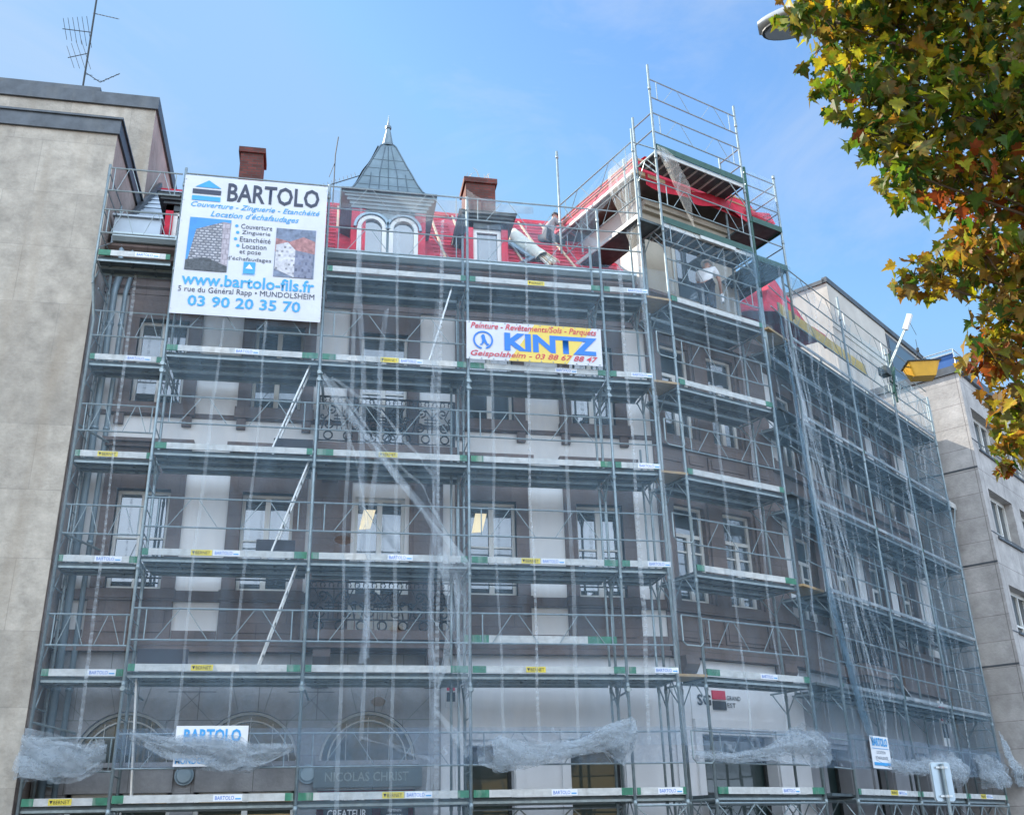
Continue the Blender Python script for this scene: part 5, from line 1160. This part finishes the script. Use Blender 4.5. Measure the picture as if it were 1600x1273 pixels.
def person(label,loc,rz,J,shirt,hat):
    """J: joint name -> (x,y,z); x = right, y = forward of the figure"""
    r=thing('person',label,'person',loc,rz)
    V=[];E=[];idx={}
    def add(n,p,q,par=None):
        V.append(tuple(p)+(q,)); idx[n]=len(V)-1
        if par: E.append((idx[par],idx[n]))
    add('pel',J['pel'],.13); add('waist',lerp3(J['pel'],J['chest'],.45),.12,'pel'); add('chest',J['chest'],.15,'waist'); add('neck',J['neck'],.058,'chest')
    hd=Vector(J['head']); nk=Vector(J['neck']); up=(hd-nk).normalized(); fw=Vector(J.get('face',(0,1,0))).normalized()
    add('jaw',tuple(nk+up*.075+fw*.02),.068,'neck'); add('eye',tuple(nk+up*.15+fw*.012),.088,'jaw'); add('crown',tuple(nk+up*.235),.07,'eye'); add('nose',tuple(nk+up*.125+fw*.108),.014,'jaw')
    for s in ('l','r'):
        add('sh'+s,J['sh'+s],.068,'chest'); add('el'+s,J['el'+s],.046,'sh'+s); add('wr'+s,J['wr'+s],.032,'el'+s)
        w=Vector(J['wr'+s]); d=(w-Vector(J['el'+s])).normalized(); side=d.cross(Vector((0,1,.2))).normalized(); pm_=w+d*.06
        add('palm'+s,tuple(pm_),.034,'wr'+s)
        for k,(o,l) in enumerate(((-.028,.075),(-.010,.088),(.010,.083),(.028,.065))):
            p=pm_+d*.035+side*o; add('k%s%d'%(s,k),tuple(p),.011,'palm'+s); add('f%s%d'%(s,k),tuple(p+d*l*.6+Vector((0,.012,0))),.009,'k%s%d'%(s,k)); add('t%s%d'%(s,k),tuple(p+d*l+Vector((0,.03,0))),.007,'f%s%d'%(s,k))
        p=pm_+side*.045*(-1 if s=='l' else 1); add('th'+s,tuple(p),.011,'palm'+s); add('tt'+s,tuple(p+d*.045+side*.012*(-1 if s=='l' else 1)),.009,'th'+s)
        add('hip'+s,J['hip'+s],.105,'pel'); add('kn'+s,J['kn'+s],.062,'hip'+s); add('an'+s,J['an'+s],.042,'kn'+s); a=Vector(J['an'+s]); t=Vector(J.get('toe'+s,(a.x,a.y+.17,a.z-.06))); add('toe'+s,tuple(t),.035,'an'+s)
    body=skin('body',V,E,'skin',r)
    # clothing follows the same joints
    V2=[];E2=[];ix={}
    def add2(n,p,q,par=None):
        V2.append(tuple(p)+(q,)); ix[n]=len(V2)-1
        if par: E2.append((ix[par],ix[n]))
    add2('a',lerp3(J['pel'],J['chest'],.12),.165); add2('b',lerp3(J['pel'],J['chest'],.5),.16,'a'); add2('c',J['chest'],.185,'b'); add2('d',lerp3(J['chest'],J['neck'],.75),.085,'c')
    for s in ('l','r'): add2('s'+s,J['sh'+s],.098,'c'); add2('e'+s,lerp3(J['sh'+s],J['el'+s],.7),.078,'s'+s)
    skin('shirt',V2,E2,shirt,r)
    V2=[];E2=[];ix={}
    add2('a',J['pel'],.16)
    for s in ('l','r'): add2('h'+s,J['hip'+s],.128,'a'); add2('k'+s,J['kn'+s],.088,'h'+s); add2('n'+s,lerp3(J['kn'+s],J['an'+s],.86),.075,'k'+s)
    skin('trousers',V2,E2,'trousers',r)
    for s in ('l','r'):
        a=Vector(J['an'+s]); t=Vector(J.get('toe'+s,(a.x,a.y+.17,a.z-.06))); skin('boot',[tuple(a+Vector((0,0,.07)))+(.058,),tuple(a+Vector((0,-.02,-.03)))+(.06,),tuple(t)+(.052,)],[(0,1),(1,2)],'boots',r)
    b=MB(); c=nk+up*.17; n=14
    ax=up.cross(fw).normalized(); f2=ax.cross(up)
    def cap(u,v): 
        a=u*2*math.pi; e=v*math.pi/2*.98; q=.118*(1.06 if hat=='helmet' else .98); return tuple(c+(ax*math.cos(a)*math.cos(e)*.92+f2*(-1)*math.sin(a)*math.cos(e)*1.05+up*math.sin(e)*(.95 if hat=='helmet' else .85))*q+up*.015)
    b.grid(cap,20,8)
    if hat=='helmet': b.grid(lambda u,v:tuple(c+up*.02+(ax*math.cos(u*2*math.pi)*.92-f2*math.sin(u*2*math.pi)*(1.05 if math.sin(u*2*math.pi)>0 else 1.35))*(.123+.03*v)),20,1)
    b.build('helmet' if hat=='helmet' else 'hair','helmet' if hat=='helmet' else 'hair',r,True)
    for s in (-1,1):
        b=MB(); e=c-up*.03-f2*(-.085)*1+ax*s*.034 if False else c-up*.035+fw*.088+ax*s*.033; b.grid(lambda u,v:tuple(Vector(e)+Vector((math.cos(u*6.283)*math.sin(v*3.1416),math.sin(u*6.283)*math.sin(v*3.1416),math.cos(v*3.1416)))*.011),8,6); b.build('eye','ink',body,True)
        b=MB(); e2=c-up*.055+ax*s*.088; b.grid(lambda u,v:tuple(Vector(e2)+ax*math.cos(u*6.283)*math.sin(v*3.1416)*.012+fw*math.sin(u*6.283)*math.sin(v*3.1416)*.022+up*math.cos(v*3.1416)*.034),8,6); b.build('ear','skin',body,True)
    b=MB(); e=c-up*.095+fw*.083; b.bar(tuple(Vector(e)-ax*.022),tuple(Vector(e)+ax*.022),.01,.008); b.build('mouth','redink',body)
    return r
FT=FC@Vector((1.52,.38,12.36))
w=person('worker in white T-shirt, dark trousers and white helmet on the corner tower scaffold',tuple(FT),RC+R(-62),
 dict(pel=(0,-.06,.92),chest=(0,.10,1.27),neck=(0,.17,1.48),head=(0,.24,1.66),face=(0,.8,-.6),shl=(-.19,.13,1.40),shr=(.19,.13,1.40),ell=(-.25,.22,1.15),elr=(.26,.22,1.14),wrl=(-.20,.42,.98),wrr=(.22,.36,.93),
      hipl=(-.10,-.05,.88),hipr=(.10,-.05,.88),knl=(-.13,.06,.48),knr=(.12,-.02,.47),anl=(-.13,-.02,.10),anr=(.13,-.10,.10)),'shirt','helmet')
b=MB(); b.grid(lambda u,v:(.22+.05*math.cos(u*6.283)*(1-.3*v),.42+.05*math.sin(u*6.283),.86-.22*v+.02*math.sin(u*9)),10,6); o=b.build('work_cloth','signwhite',None,True); o.matrix_world=F_(FT,RC+R(-62)); tag(o,'white cloth hanging from the hand of the helmeted worker','cloth')
person('roofer in grey T-shirt and dark trousers crouching on the red roof beside the tower',(2.72,3.72,15.78),R(-70),
 dict(pel=(0,-.12,.24),chest=(0,.06,.58),neck=(0,.15,.79),head=(.02,.22,.97),face=(.1,1,.15),shl=(-.19,.09,.70),shr=(.19,.09,.70),ell=(-.27,.28,.55),elr=(.28,.24,.50),wrl=(-.22,.48,.66),wrr=(.26,.46,.42),
      hipl=(-.11,-.08,.22),hipr=(.11,-.08,.22),knl=(-.16,.34,.22),knr=(.20,.30,.12),anl=(-.15,.30,-.18),anr=(.22,.22,-.30)),'greyshirt','hair')
# ------------------------------------------------------------------ maple in the foreground
CROWN=[(-0.19,-14.27,5.98,0.15),(0.13,-14.13,5.94,0.27),(0.10,-14.20,5.56,0.22),(0.49,-14.18,6.05,0.44),(0.40,-14.19,5.49,0.34),(0.26,-14.16,5.22,0.15),(0.64,-14.03,5.28,0.35),(0.36,-14.17,4.97,0.16),(1.00,-14.15,5.95,0.54),(1.05,-14.15,5.38,0.56),(0.71,-14.16,4.99,0.22),(1.24,-13.98,4.97,0.48),(0.47,-13.89,4.47,0.12),(0.66,-13.92,4.52,0.18),(0.88,-13.99,4.58,0.23),(1.23,-13.86,4.60,0.31),(0.95,-13.95,4.20,0.21),(1.23,-13.81,4.04,0.34),(0.83,-13.88,4.00,0.15),(1.04,-13.78,3.73,0.17),(1.21,-13.71,3.57,0.19),(0.95,-13.75,3.52,0.08),(0.91,-13.74,3.40,0.04),(1.57,-14.31,5.55,0.62),(1.63,-13.97,4.66,0.60),(1.60,-13.80,3.91,0.43),(1.56,-14.26,6.19,0.66),(0.92,-14.33,6.48,0.55),(0.35,-14.38,6.33,0.44),(0.22,-14.21,6.27,0.24)]
def leafmat():
    m,nt,b,out=base_mat('maple_leaf'); N=nt.nodes; K=nt.links
    at=N.new('ShaderNodeAttribute'); at.attribute_name='Col'
    tc=N.new('ShaderNodeTexCoord'); n=N.new('ShaderNodeTexNoise'); n.inputs['Scale'].default_value=28; n.inputs['Detail'].default_value=4; K.new(tc.outputs['Object'],n.inputs['Vector'])
    mr=N.new('ShaderNodeMapRange'); mr.inputs[1].default_value=.3; mr.inputs[2].default_value=.7; mr.inputs[3].default_value=.75; mr.inputs[4].default_value=1.25; K.new(n.outputs[0],mr.inputs[0])
    mu=N.new('ShaderNodeVectorMath'); mu.operation='SCALE'; K.new(at.outputs['Color'],mu.inputs[0]); K.new(mr.outputs[0],mu.inputs['Scale'])
    K.new(mu.outputs[0],b.inputs['Base Color']); b.inputs['Roughness'].default_value=.5; b.inputs['Specular IOR Level'].default_value=.3
    tl=N.new('ShaderNodeBsdfTranslucent'); m4=N.new('ShaderNodeVectorMath'); m4.operation='MULTIPLY'; m4.inputs[1].default_value=(1.6,1.5,.95); K.new(mu.outputs[0],m4.inputs[0]); K.new(m4.outputs[0],tl.inputs[0]); mx=N.new('ShaderNodeMixShader'); mx.inputs[0].default_value=.46
    K.new(b.outputs[0],mx.inputs[1]); K.new(tl.outputs[0],mx.inputs[2]); K.new(mx.outputs[0],out.inputs[0]); return m
def maple():
    r=thing('maple_tree','autumn maple with green, yellow and rusty leaves leaning in from the right','tree',(2.9,-14.1,.13))
    o0=Vector((2.9,-14.1,.13)); b=MB()
    tr=[Vector((0,0,0)),Vector((.03,.02,1.3)),Vector((-.03,.0,2.7)),Vector((.0,.05,4.2)),Vector((-.1,0,5.6)),Vector((-.2,.0,7.2))]
    b.tube(tr,.17,10,0,.07); trunk=b.build('trunk','bark',r,True)
    rr=random.Random(11); limbs=MB()
    for i,(x,y,z,q) in enumerate(CROWN):
        c=Vector((x,y,z))-o0
        if q<.1: continue
        t=max(.35,min(.95,(c.z-.9)/7.2)); k=t*5; j=min(4,int(k)); s=tr[j].lerp(tr[j+1],k-j); mid=s.lerp(c,.5)+Vector((0,rr.uniform(-.1,.1),.18))
        limbs.tube([s,mid,c],.03 if q>.3 else .018,6,0,.005)
        for w in range(int(6+q*26)):
            d=Vector((rr.gauss(0,1),rr.gauss(0,1),rr.gauss(0,1))).normalized()*q*rr.uniform(.5,.95); limbs.tube([c,c+d*.5+Vector((0,0,.03)),c+d],.006,4,0,.002)
    limbs.build('limbs','bark',r,True)
    # one lobed maple leaf outline
    half=[(0,0),(.10,-.08),(.26,-.10),(.20,.03),(.36,.06),(.52,.20),(.38,.24),(.40,.34),(.24,.36),(.27,.52),(.14,.56),(.12,.66),(0,.95)]
    out=half+[(-x,y) for x,y in half[-2:0:-1]]; n=len(out); vs=[];fs=[];cols=[]
    pal=[((.03,.085,.013),7),((.06,.13,.015),8),((.13,.19,.016),7),((.30,.30,.02),4.5),((.44,.34,.02),1.4),((.15,.13,.03),1.0),((.24,.13,.02),.5),((.20,.05,.015),.15),((.17,.20,.09),2.2)]
    tot=sum(w for _,w in pal)
    def pick(bias):
        t=rr.uniform(0,tot)
        for c,w in pal:
            t-=w
            if t<0: return c
        return pal[0][0]
    for (x,y,z,q) in CROWN:
        cnt=int(28+1900*q**2.15); redq=noise.noise((x*1.7,z*1.7,4)) 
        for k in range(cnt):
            d=Vector((rr.gauss(0,1),rr.gauss(0,1),rr.gauss(0,1))).normalized()*q*(rr.random()**.42)
            d.y*=1.25
            p=Vector((x,y,z))+d-o0; s=rr.uniform(.06,.12)
            if q<.1: s*=.8
            yaw=rr.uniform(0,6.283); pitch=rr.gauss(-.75,.55); roll=rr.gauss(0,.5)
            m=Matrix.Rotation(yaw,3,'Z')@Matrix.Rotation(pitch,3,'X')@Matrix.Rotation(roll,3,'Y')
            cen=pick(0); low=z<4.75
            if low and rr.random()<.46: cen=rr.choice([(.24,.15,.025),(.20,.11,.025),(.17,.13,.05),(.28,.20,.03),(.14,.15,.02)])
            if redq>.22 and x>.7 and z<5.4 and rr.random()<.4: cen=rr.choice([(.30,.07,.02),(.22,.05,.015),(.30,.16,.02)])
            edge=tuple(a*.55+e*.45 for a,e in zip(cen,(.24,.09,.015))) if rr.random()<.45 else tuple(a*.9 for a in cen)
            fold=rr.uniform(.1,.55); curl=rr.uniform(-.1,.35); base=len(vs)
            vs.append(p+m@Vector((0,.32*s,0))); cols.append(cen)
            for (ux,uy) in out:
                jx,jy=ux*rr.uniform(.92,1.08),uy*rr.uniform(.94,1.06)
                vs.append(p+m@Vector((jx*s,jy*s,(abs(jx)*fold-curl*jy*jy)*s))); cols.append(tuple(max(0,a*rr.uniform(.8,1.2)) for a in edge))
            for i in range(n): fs.append((base,base+1+i,base+1+(i+1)%n))
    me=bpy.data.meshes.new('crown'); me.from_pydata([tuple(v) for v in vs],[],fs); me.materials.append(leafmat())
    ca=me.color_attributes.new('Col','FLOAT_COLOR','POINT'); ca.data.foreach_set('color',[x for c in cols for x in (c[0],c[1],c[2],1)])
    me.update(); o=bpy.data.objects.new('crown',me); COL.objects.link(o); o.parent=r
maple()
